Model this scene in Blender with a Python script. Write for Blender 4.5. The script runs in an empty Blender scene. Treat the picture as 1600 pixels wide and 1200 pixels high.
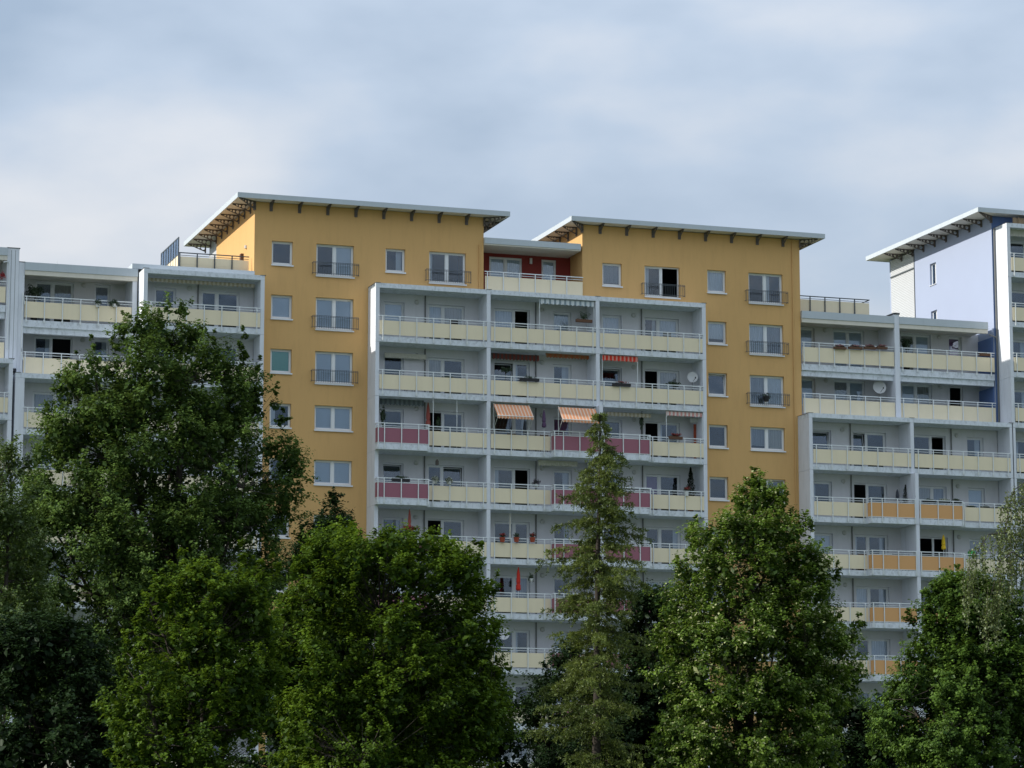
import bpy, math, random
import numpy as np
from mathutils import Vector, noise
R_ = math.radians
sc = bpy.context.scene
random.seed(7); rng = np.random.default_rng(7)

# ------------------------------------------------------------------ camera
CAMP = (-39.849, -141.607, 1.588); YAW = 0.32164; PITCH = 0.15789; FPX = 4570.3
cd = bpy.data.cameras.new("camera"); cam = bpy.data.objects.new("camera", cd)
sc.collection.objects.link(cam); sc.camera = cam
cam.location = CAMP; cam.rotation_euler = (math.pi/2+PITCH, 0, -YAW)
cd.sensor_width = 36; cd.lens = FPX/1600*36; cd.clip_start = 0.5; cd.clip_end = 6000

# ------------------------------------------------------------------ sun, sky, exposure
SUN_EL, SUN_AZ = R_(31), R_(4.5)           # sun to the left, a touch behind the facade plane
sd = bpy.data.lights.new("sun", 'SUN'); sun = bpy.data.objects.new("sun", sd); sc.collection.objects.link(sun)
sdir = Vector((-math.cos(SUN_AZ)*math.cos(SUN_EL), math.sin(SUN_AZ)*math.cos(SUN_EL), math.sin(SUN_EL)))
sun.rotation_euler = sdir.to_track_quat('Z', 'Y').to_euler()
sd.energy = 4.8; sd.angle = R_(0.6); sd.color = (1.0, 0.94, 0.85)

w = bpy.data.worlds.new("World"); sc.world = w; w.use_nodes = True
nt = w.node_tree; N = nt.nodes; Lk = nt.links; N.clear()
out = N.new('ShaderNodeOutputWorld'); bg = N.new('ShaderNodeBackground'); Lk.new(bg.outputs[0], out.inputs[0])
sky = N.new('ShaderNodeTexSky'); sky.sky_type = 'NISHITA'; sky.sun_disc = False
sky.sun_elevation = SUN_EL; sky.sun_rotation = math.atan2(sdir.x, sdir.y)
sky.air_density = 1.0; sky.dust_density = 1.5
tc = N.new('ShaderNodeTexCoord')
sep = N.new('ShaderNodeSeparateXYZ'); Lk.new(tc.outputs['Generated'], sep.inputs[0])
def math_n(tree, op, a, b=None, clamp=False):
    n = tree.nodes.new('ShaderNodeMath'); n.operation = op; n.use_clamp = clamp
    for i, x in enumerate((a, b)):
        if x is None: continue
        if isinstance(x, (int, float)): n.inputs[i].default_value = x
        else: tree.links.new(x, n.inputs[i])
    return n.outputs[0]
zc = math_n(nt, 'MAXIMUM', sep.outputs[2], 0.0)
grad = math_n(nt, 'MULTIPLY', math_n(nt, 'ADD', math_n(nt, 'MULTIPLY', zc, 2.0), 1.0), 1/1.46)   # overcast-like: brighter towards the zenith
mp = N.new('ShaderNodeMapping'); Lk.new(tc.outputs['Generated'], mp.inputs[0]); mp.inputs['Scale'].default_value = (1, 1, 2.1)
mp.inputs['Location'].default_value = (1.5571, 4.9392, 6.3274)
n1 = N.new('ShaderNodeTexNoise'); n1.inputs['Scale'].default_value = 5.5; n1.inputs['Detail'].default_value = 4; n1.inputs['Roughness'].default_value = .42; n1.inputs['Distortion'].default_value = .25
Lk.new(mp.outputs[0], n1.inputs['Vector'])
n2 = N.new('ShaderNodeTexNoise'); n2.inputs['Scale'].default_value = 15; n2.inputs['Detail'].default_value = 5; n2.inputs['Roughness'].default_value = .5
Lk.new(mp.outputs[0], n2.inputs['Vector'])
cl = math_n(nt, 'ADD', math_n(nt, 'MULTIPLY', n1.outputs['Fac'], .78), math_n(nt, 'MULTIPLY', n2.outputs['Fac'], .22))
cr = N.new('ShaderNodeValToRGB'); Lk.new(cl, cr.inputs[0])
e = cr.color_ramp.elements
e[0].position = .38; e[0].color = (.40, .505, .65, 1); e[1].position = .65; e[1].color = (.85, .87, .91, 1)
m_ = e.new(.50); m_.color = (.56, .66, .80, 1)
mulc = N.new('ShaderNodeVectorMath'); mulc.operation = 'SCALE'; Lk.new(cr.outputs[0], mulc.inputs[0]); Lk.new(grad, mulc.inputs['Scale'])
skys = N.new('ShaderNodeVectorMath'); skys.operation = 'SCALE'; Lk.new(sky.outputs[0], skys.inputs[0]); skys.inputs['Scale'].default_value = .1
mixw = N.new('ShaderNodeMix'); mixw.data_type = 'RGBA'; mixw.inputs[0].default_value = .82
Lk.new(skys.outputs[0], mixw.inputs[6]); Lk.new(mulc.outputs[0], mixw.inputs[7])
Lk.new(mixw.outputs[2], bg.inputs[0]); bg.inputs[1].default_value = 1.0
vs = sc.view_settings; vs.view_transform = 'Standard'; vs.look = 'None'; vs.exposure = 0.07; vs.gamma = 1.0; vs.use_curve_mapping = False
sc.cycles.max_bounces = 6; sc.cycles.transparent_max_bounces = 12

# ------------------------------------------------------------------ materials
def new_mat(name):
    m = bpy.data.materials.new(name); m.use_nodes = True
    return m, m.node_tree, m.node_tree.nodes['Principled BSDF']
def mat(name, col, rough=.7, var=.12, scale=1.5, stretch=(1, 1, 1), bump=0., metal=0., spec=.3, dirt=0., dirtcol=(.12, .11, .09), dscale=(2.5, 2.5, .35), bscale=40):
    m, t, b = new_mat(name)
    b.inputs['Roughness'].default_value = rough; b.inputs['Metallic'].default_value = metal; b.inputs['Specular IOR Level'].default_value = spec
    geo = t.nodes.new('ShaderNodeNewGeometry')
    mp = t.nodes.new('ShaderNodeMapping'); mp.inputs['Scale'].default_value = stretch; t.links.new(geo.outputs['Position'], mp.inputs[0])
    n = t.nodes.new('ShaderNodeTexNoise'); n.inputs['Scale'].default_value = scale; n.inputs['Detail'].default_value = 6; n.inputs['Roughness'].default_value = .6
    t.links.new(mp.outputs[0], n.inputs['Vector'])
    hs = t.nodes.new('ShaderNodeHueSaturation'); hs.inputs['Color'].default_value = (*col, 1)
    v = math_n(t, 'ADD', math_n(t, 'MULTIPLY', n.outputs['Fac'], 2*var), 1-var)
    t.links.new(v, hs.inputs['Value']); src = hs.outputs[0]
    if dirt > 0:
        mp2 = t.nodes.new('ShaderNodeMapping'); mp2.inputs['Scale'].default_value = dscale; t.links.new(geo.outputs['Position'], mp2.inputs[0])
        nd = t.nodes.new('ShaderNodeTexNoise'); nd.inputs['Scale'].default_value = 1.6; nd.inputs['Detail'].default_value = 8; nd.inputs['Roughness'].default_value = .7
        t.links.new(mp2.outputs[0], nd.inputs['Vector'])
        rp = t.nodes.new('ShaderNodeMapRange'); rp.inputs[1].default_value = .48; rp.inputs[2].default_value = .8; t.links.new(nd.outputs['Fac'], rp.inputs[0])
        mx = t.nodes.new('ShaderNodeMix'); mx.data_type = 'RGBA'; mx.inputs[7].default_value = (*dirtcol, 1)
        t.links.new(math_n(t, 'MULTIPLY', rp.outputs[0], dirt), mx.inputs[0]); t.links.new(src, mx.inputs[6]); src = mx.outputs[2]
    t.links.new(src, b.inputs['Base Color'])
    if bump > 0:
        n3 = t.nodes.new('ShaderNodeTexNoise'); n3.inputs['Scale'].default_value = bscale; n3.inputs['Detail'].default_value = 4
        t.links.new(geo.outputs['Position'], n3.inputs['Vector'])
        bp = t.nodes.new('ShaderNodeBump'); bp.inputs['Strength'].default_value = bump; bp.inputs['Distance'].default_value = .01
        t.links.new(n3.outputs['Fac'], bp.inputs['Height']); t.links.new(bp.outputs[0], b.inputs['Normal'])
    return m
def striped(name, c1, c2, freq, duty=.5, phase=0., rough=.85, transl=.0):
    m, t, b = new_mat(name); b.inputs['Roughness'].default_value = rough; b.inputs['Specular IOR Level'].default_value = .1
    geo = t.nodes.new('ShaderNodeNewGeometry'); s = t.nodes.new('ShaderNodeSeparateXYZ'); t.links.new(geo.outputs['Position'], s.inputs[0])
    fr = math_n(t, 'FRACT', math_n(t, 'ADD', math_n(t, 'MULTIPLY', s.outputs[0], freq), phase+100))
    st = math_n(t, 'GREATER_THAN', fr, duty)
    mx = t.nodes.new('ShaderNodeMix'); mx.data_type = 'RGBA'; mx.inputs[6].default_value = (*c1, 1); mx.inputs[7].default_value = (*c2, 1)
    t.links.new(st, mx.inputs[0]); t.links.new(mx.outputs[2], b.inputs['Base Color'])
    return m
M = {}
M['yellow'] = mat('ochre_render', (.648, .396, .160), .85, .07, .5, (1, 1, .6), bump=.25, dirt=.22, dirtcol=(.36, .215, .085))
M['white'] = mat('white_paint_concrete', (.71, .735, .785), .75, .07, 1.2, bump=.15, dirt=.35, dirtcol=(.30, .31, .30))
M['slab'] = mat('weathered_white_concrete', (.70, .74, .79), .8, .10, 3, bump=.2, dirt=.75, dirtcol=(.21, .23, .23), dscale=(3.5, 3.5, 2.2))
M['loggia'] = mat('loggia_wall_paint', (.65, .65, .67), .85, .05, .8, bump=.15, dirt=.15, dirtcol=(.3, .3, .29))
M['zinc'] = mat('zinc_fascia', (.49, .54, .575), .5, .08, 1.2, metal=.0, spec=.5, dirt=.2, dirtcol=(.3, .33, .34), dscale=(4, 4, .3))
M['soffit'] = mat('soffit_boards', (.68, .64, .56), .8, .05, 1.5, dirt=.2, dirtcol=(.3, .27, .2))
M['steel'] = mat('painted_bracket_steel', (.135, .115, .105), .6, .15, 3)
M['rail'] = mat('railing_white_metal', (.70, .73, .73), .45, .05, 2, spec=.5)
M['cream'] = mat('cream_panel', (.80, .70, .50), .6, .05, .9, dirt=.12, dirtcol=(.4, .38, .28))
M['pink'] = mat('mauve_panel', (.31, .118, .155), .6, .06, .9)
M['orange'] = mat('orange_panel', (.66, .36, .15), .6, .05, .9)
M['pvc'] = mat('white_window_frame', (.74, .76, .77), .4, .03, 2, spec=.5)
M['red'] = mat('brick_red_paint', (.26, .045, .038), .85, .06, 1)
M['blue'] = mat('shaded_lilac_render', (.11, .18, .37), .85, .05, .6, bump=.2)  # shaded copy of the lilac render, the shade put into its colour
M['lilac'] = mat('lilac_blue_render', (.345, .40, .53), .85, .04, .5, bump=.2)
M['dark'] = mat('dark_interior', (.03, .03, .032), .9, .1, 1)  # near-black: room darkness behind open panes put into the wall colour
M['darkrail'] = mat('anthracite_metal', (.075, .09, .10), .5, .08, 2)
M['pipe'] = mat('grey_drain_pipe', (.16, .165, .16), .6, .1, 2)
M['corr'] = mat('grey_corrugated_metal', (.52, .54, .56), .5, .04, 1, spec=.5)
M['curtain'] = mat('net_curtain', (.72, .73, .75), .95, .22, 7, (1.3, 1.3, .06))
M['curtain2'] = mat('ivory_curtain', (.55, .50, .44), .95, .3, 9, (1.6, 1.6, .05))
M['curtain3'] = mat('grey_curtain', (.36, .37, .40), .95, .3, 9, (1.6, 1.6, .05))
M['blind'] = mat('grey_roller_blind', (.70, .74, .78), .9, .04, 2)
M['green_blind'] = mat('green_roller_blind', (.22, .55, .38), .9, .04, 2)
M['purple'] = mat('purple_blind', (.22, .09, .22), .9, .05, 2)
M['lamp'] = mat('opal_lamp_glass', (.50, .50, .48), .5, .05, 5)
M['roof'] = mat('bitumen_roof', (.10, .10, .10), .9, .1, 2)
M['cap'] = mat('dark_cap_sheet', (.08, .08, .085), .6, .1, 2)
M['bark'] = mat('brown_bark', (.042, .035, .029), .95, .3, 6, (1, 1, .3), bump=.6)
M['birchbark'] = mat('birch_bark', (.45, .44, .41), .9, .3, 4, (1, 1, 2.5), dirt=.6, dirtcol=(.04, .04, .04), dscale=(2, 2, 3))
M['terracotta'] = mat('terracotta_plastic', (.34, .07, .035), .7, .08, 4)
M['whiteplastic'] = mat('white_plastic', (.70, .71, .70), .5, .04, 4)
M['blackplastic'] = mat('black_plastic', (.02, .02, .022), .5, .04, 4)
M['redfabric'] = mat('red_parasol_cloth', (.55, .035, .02), .85, .08, 6)
M['rosefabric'] = mat('faded_red_parasol_cloth', (.38, .10, .08), .85, .08, 6)
M['yellowfabric'] = mat('yellow_parasol_cloth', (.75, .50, .03), .85, .08, 6)
M['beigefabric'] = mat('beige_cloth', (.56, .54, .47), .85, .12, 5, (1, 1, .2))
M['purplefabric'] = mat('purple_parasol_cloth', (.12, .07, .14), .85, .08, 6)
M['darkfabric'] = mat('dark_blue_grey_cloth', (.07, .08, .10), .85, .08, 6)
M['greenfabric'] = mat('green_cloth', (.07, .42, .12), .85, .08, 6)
M['dish'] = mat('grey_dish_paint', (.55, .56, .56), .5, .03, 3)
M['wood'] = mat('brown_wood', (.12, .06, .035), .7, .15, 6)
M['aw_orange'] = striped('orange_striped_cloth', (.66, .29, .15), (.68, .52, .40), 1/.185, .64)
M['aw_red'] = striped('red_striped_cloth', (.60, .05, .03), (.62, .30, .24), 1/.22, .6)
M['aw_darkred'] = striped('dark_red_striped_cloth', (.20, .05, .04), (.09, .07, .07), 1/.22, .5)
M['aw_rust'] = striped('rust_cloth', (.42, .13, .06), (.36, .17, .09), 1/.3, .5)
M['aw_grey'] = striped('grey_white_striped_cloth', (.62, .66, .68), (.25, .31, .35), 1/.28, .6)
M['aw_beige'] = striped('beige_striped_cloth', (.50, .46, .38), (.36, .31, .22), 1/.22, .5)
M['aw_pink'] = striped('pink_striped_cloth', (.62, .30, .27), (.70, .62, .58), 1/.22, .5)
M['aw_dim'] = striped('dark_grey_cloth', (.13, .15, .17), (.20, .23, .25), 1/.25, .5)
M['reed'] = mat('reed_and_camouflage_screen', (.20, .15, .09), .95, .5, 5, (2, 2, .7), dirt=.7, dirtcol=(.05, .05, .05), dscale=(3, 3, 2))
M['grass'] = mat('meadow_grass', (.045, .075, .02), .95, .35, .6, bump=.5, dirt=.4, dirtcol=(.09, .08, .04), dscale=(.3, .3, .3))
M['asphalt'] = mat('path_asphalt', (.06, .06, .062), .9, .15, 2, bump=.4)

def glass_mat():
    m = bpy.data.materials.new('window_glass'); m.use_nodes = True; t = m.node_tree; t.nodes.clear()
    o = t.nodes.new('ShaderNodeOutputMaterial'); mx = t.nodes.new('ShaderNodeMixShader')
    tr = t.nodes.new('ShaderNodeBsdfTransparent'); tr.inputs[0].default_value = (.90, .93, .95, 1)
    gl = t.nodes.new('ShaderNodeBsdfGlossy'); gl.inputs['Roughness'].default_value = .03; gl.inputs[0].default_value = (.78, .88, 1, 1)
    geo = t.nodes.new('ShaderNodeNewGeometry'); n = t.nodes.new('ShaderNodeTexNoise'); n.inputs['Scale'].default_value = .9; n.inputs['Detail'].default_value = 1
    t.links.new(geo.outputs['Position'], n.inputs['Vector'])
    bp = t.nodes.new('ShaderNodeBump'); bp.inputs['Strength'].default_value = .25; bp.inputs['Distance'].default_value = .05
    t.links.new(n.outputs['Fac'], bp.inputs['Height']); t.links.new(bp.outputs[0], gl.inputs['Normal'])
    fr = t.nodes.new('ShaderNodeFresnel'); fr.inputs[0].default_value = 1.5
    f = math_n(t, 'MULTIPLY', fr.outputs[0], 1.8, True)
    t.links.new(f, mx.inputs[0]); t.links.new(tr.outputs[0], mx.inputs[1]); t.links.new(gl.outputs[0], mx.inputs[2]); t.links.new(mx.outputs[0], o.inputs[0])
    return m
M['glass'] = glass_mat()

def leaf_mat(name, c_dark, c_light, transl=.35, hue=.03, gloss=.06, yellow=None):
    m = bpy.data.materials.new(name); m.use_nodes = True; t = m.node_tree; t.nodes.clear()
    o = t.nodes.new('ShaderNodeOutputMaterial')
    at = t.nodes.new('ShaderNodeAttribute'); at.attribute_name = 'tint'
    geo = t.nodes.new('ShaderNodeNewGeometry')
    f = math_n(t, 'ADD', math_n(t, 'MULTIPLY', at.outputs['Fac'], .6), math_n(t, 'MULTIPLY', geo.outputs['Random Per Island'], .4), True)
    mx = t.nodes.new('ShaderNodeMix'); mx.data_type = 'RGBA'; mx.inputs[6].default_value = (*c_dark, 1); mx.inputs[7].default_value = (*c_light, 1)  # in trees the dark end carries crown shade, the light end sunlit tips
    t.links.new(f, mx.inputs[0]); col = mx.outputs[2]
    if yellow:
        my = t.nodes.new('ShaderNodeMix'); my.data_type = 'RGBA'; my.inputs[7].default_value = (*yellow[1], 1)
        t.links.new(math_n(t, 'GREATER_THAN', geo.outputs['Random Per Island'], 1-yellow[0]), my.inputs[0]); t.links.new(col, my.inputs[6]); col = my.outputs[2]
    d = t.nodes.new('ShaderNodeBsdfDiffuse'); tr = t.nodes.new('ShaderNodeBsdfTranslucent'); g = t.nodes.new('ShaderNodeBsdfGlossy')
    g.inputs['Roughness'].default_value = .5; g.inputs[0].default_value = (.75, .8, .75, 1)
    t.links.new(col, d.inputs[0])
    hs = t.nodes.new('ShaderNodeHueSaturation'); hs.inputs['Hue'].default_value = .485; hs.inputs['Value'].default_value = 1.25; t.links.new(col, hs.inputs['Color']); t.links.new(hs.outputs[0], tr.inputs[0])
    m1 = t.nodes.new('ShaderNodeMixShader'); m1.inputs[0].default_value = transl; t.links.new(d.outputs[0], m1.inputs[1]); t.links.new(tr.outputs[0], m1.inputs[2])
    m2 = t.nodes.new('ShaderNodeMixShader'); m2.inputs[0].default_value = gloss; t.links.new(m1.outputs[0], m2.inputs[1]); t.links.new(g.outputs[0], m2.inputs[2])
    t.links.new(m2.outputs[0], o.inputs[0])
    return m
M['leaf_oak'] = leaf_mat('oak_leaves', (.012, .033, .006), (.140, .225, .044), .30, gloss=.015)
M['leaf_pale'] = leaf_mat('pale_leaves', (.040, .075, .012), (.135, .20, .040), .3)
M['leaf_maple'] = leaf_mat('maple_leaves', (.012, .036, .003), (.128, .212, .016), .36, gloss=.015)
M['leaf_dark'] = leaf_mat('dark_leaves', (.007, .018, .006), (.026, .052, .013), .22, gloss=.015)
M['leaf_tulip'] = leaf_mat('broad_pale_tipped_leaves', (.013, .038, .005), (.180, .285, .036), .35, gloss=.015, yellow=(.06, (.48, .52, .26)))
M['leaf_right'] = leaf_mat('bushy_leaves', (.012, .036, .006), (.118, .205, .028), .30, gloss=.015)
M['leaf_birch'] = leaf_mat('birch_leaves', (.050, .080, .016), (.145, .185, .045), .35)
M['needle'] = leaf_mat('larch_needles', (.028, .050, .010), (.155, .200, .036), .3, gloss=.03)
M['leaf_plant'] = leaf_mat('pot_plant_leaves', (.014, .034, .012), (.05, .09, .03), .3)
M['petal_red'] = leaf_mat('red_petals', (.30, .012, .015), (.55, .04, .05), .3)
M['petal_pink'] = leaf_mat('dusty_pink_petals', (.30, .12, .13), (.50, .25, .25), .3)
M['petal_white'] = leaf_mat('white_petals', (.5, .52, .42), (.7, .7, .6), .3)
M['petal_purple'] = leaf_mat('purple_petals', (.07, .03, .09), (.16, .07, .17), .3)

# ------------------------------------------------------------------ building blocks
COL = sc.collection
WPOS = {}
def link(name, data, m, parent, origin):
    o = bpy.data.objects.new(name, data); COL.objects.link(o)
    pw = WPOS[parent.name] if parent else Vector((0, 0, 0))
    o.location = Vector(origin)-pw; o.parent = parent; WPOS[o.name] = Vector(origin)
    return o
def empty(name, loc, label=None, cat=None, group=None):
    o = bpy.data.objects.new(name, None); COL.objects.link(o); o.location = loc; o.empty_display_size = .3; WPOS[o.name] = Vector(loc)
    if label: tag(o, label, cat, group)
    return o
def tag(o, label, cat, group=None):
    o['label'] = label; o['category'] = cat
    if group: o['group'] = group
    return o
class MB:
    def __init__(s): s.v = []; s.f = []
    def quad(s, a, b, c, d):
        n = len(s.v); s.v += [a, b, c, d]; s.f.append((n, n+1, n+2, n+3))
    def tri(s, a, b, c):
        n = len(s.v); s.v += [a, b, c]; s.f.append((n, n+1, n+2))
    def box(s, x0, x1, y0, y1, z0, z1):
        n = len(s.v)
        s.v += [(x0, y0, z0), (x1, y0, z0), (x1, y1, z0), (x0, y1, z0), (x0, y0, z1), (x1, y0, z1), (x1, y1, z1), (x0, y1, z1)]
        s.f += [tuple(n+i for i in q) for q in ((0, 3, 2, 1), (4, 5, 6, 7), (0, 1, 5, 4), (1, 2, 6, 5), (2, 3, 7, 6), (3, 0, 4, 7))]
        return s
    def tube(s, pts, rad, seg=6, cap=True):
        pts = [Vector(p) for p in pts]; rad = rad if isinstance(rad, (list, tuple)) else [rad]*len(pts)
        n0 = len(s.v)
        for i, p in enumerate(pts):
            d = (pts[min(i+1, len(pts)-1)]-pts[max(i-1, 0)]).normalized()
            a = d.cross(Vector((0, 0, 1))) if abs(d.z) < .95 else d.cross(Vector((1, 0, 0)))
            a.normalize(); b = d.cross(a)
            for k in range(seg):
                t = 2*math.pi*k/seg; q = p+(a*math.cos(t)+b*math.sin(t))*rad[i]; s.v.append(tuple(q))
        for i in range(len(pts)-1):
            for k in range(seg):
                k2 = (k+1) % seg; s.f.append((n0+i*seg+k, n0+i*seg+k2, n0+(i+1)*seg+k2, n0+(i+1)*seg+k))
        if cap:
            s.f.append(tuple(n0+k for k in range(seg))); s.f.append(tuple(n0+(len(pts)-1)*seg+k for k in reversed(range(seg))))
        return s
    def lathe(s, c, prof, seg=12, axis='z'):
        n0 = len(s.v); c = Vector(c)
        for r, h in prof:
            for k in range(seg):
                t = 2*math.pi*k/seg
                q = (r*math.cos(t), r*math.sin(t), h) if axis == 'z' else (r*math.cos(t), h, r*math.sin(t))
                s.v.append(tuple(c+Vector(q)))
        for i in range(len(prof)-1):
            for k in range(seg):
                k2 = (k+1) % seg; s.f.append((n0+i*seg+k, n0+i*seg+k2, n0+(i+1)*seg+k2, n0+(i+1)*seg+k))
        s.f.append(tuple(n0+k for k in reversed(range(seg)))); s.f.append(tuple(n0+(len(prof)-1)*seg+k for k in range(seg)))
        return s
    def mesh(s, name, m, origin=(0, 0, 0), smooth=False):
        me = bpy.data.meshes.new(name); ox, oy, oz = origin
        me.from_pydata([(x-ox, y-oy, z-oz) for x, y, z in s.v], [], s.f); me.materials.append(m)
        if smooth: me.polygons.foreach_set('use_smooth', [True]*len(me.polygons))
        me.update(); return me
    def build(s, name, m, parent=None, origin=None, smooth=False):
        if origin is None:
            a = np.array(s.v); origin = tuple((a.min(0)+a.max(0))/2); origin = (origin[0], origin[1], float(a[:, 2].min()))
        return link(name, s.mesh(name, m, origin, smooth), m, parent, origin)
CACHE = {}
def shared_box(name, m, parent, x0, x1, y0, y1, z0, z1, rot=None):
    k = (name, m.name, round(x1-x0, 3), round(y1-y0, 3), round(z1-z0, 3))
    if k not in CACHE:
        b = MB(); b.box(-(x1-x0)/2, (x1-x0)/2, -(y1-y0)/2, (y1-y0)/2, 0, z1-z0); CACHE[k] = b.mesh(name, m)
    o = link(name, CACHE[k], m, parent, ((x0+x1)/2, (y0+y1)/2, z0))
    return o
def boxpart(name, m, parent, *b): return MB().box(*b).build(name, m, parent)

def on_plane(u, v, Y):          # where a line of sight through photo pixel (u, v) meets the vertical plane Y
    cy, sy, cp, sp = math.cos(YAW), math.sin(YAW), math.cos(PITCH), math.sin(PITCH)
    fw = Vector((sy*cp, cy*cp, sp)); r = Vector((cy, -sy, 0)); up = r.cross(fw)
    d = fw*FPX+r*(u-800)+up*(600-v); t = (Y-CAMP[1])/d.y
    return CAMP[0]+d.x*t, CAMP[2]+d.z*t

# ------------------------------------------------------------------ ground
GZ = -1.0
g = MB().box(-2500, 2500, -400, 4000, GZ-1, GZ).build('ground', M['grass']); g['kind'] = 'structure'
g = MB().box(-120, 160, -14, -11, GZ-.02, GZ+.004).build('footpath', M['asphalt']); g['kind'] = 'structure'

# ------------------------------------------------------------------ facade pieces
Z0, FH = 30.0, 2.8
def F(k): return Z0-FH*(k+1)          # underside of the floor slab of storey k (0 = top)
def wall_with_holes(name, m, parent, x0, x1, z0, z1, Y, holes, rev=.28):
    xs = sorted({x0, x1, *[h[0] for h in holes], *[h[1] for h in holes]}); xs = [x for x in xs if x0 <= x <= x1]
    zs = sorted({z0, z1, *[h[2] for h in holes], *[h[3] for h in holes]}); zs = [z for z in zs if z0 <= z <= z1]
    mb = MB()
    for j in range(len(zs)-1):
        zc = (zs[j]+zs[j+1])/2; run = None
        for i in range(len(xs)):
            solid = False
            if i < len(xs)-1:
                xc = (xs[i]+xs[i+1])/2
                solid = not any(h[0] < xc < h[1] and h[2] < zc < h[3] for h in holes)
            if solid and run is None: run = xs[i]
            if not solid and run is not None:
                mb.quad((run, Y, zs[j]), (xs[i], Y, zs[j]), (xs[i], Y, zs[j+1]), (run, Y, zs[j+1])); run = None
    for a, b, c, d in holes:
        Y2 = Y+rev
        mb.quad((a, Y, c), (a, Y, d), (a, Y2, d), (a, Y2, c)); mb.quad((b, Y, c), (b, Y2, c), (b, Y2, d), (b, Y, d))
        mb.quad((a, Y, d), (b, Y, d), (b, Y2, d), (a, Y2, d)); mb.quad((a, Y, c), (a, Y2, c), (b, Y2, c), (b, Y, c))
    return mb.build(name, m, parent, origin=((x0+x1)/2, Y, z0))

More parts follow.
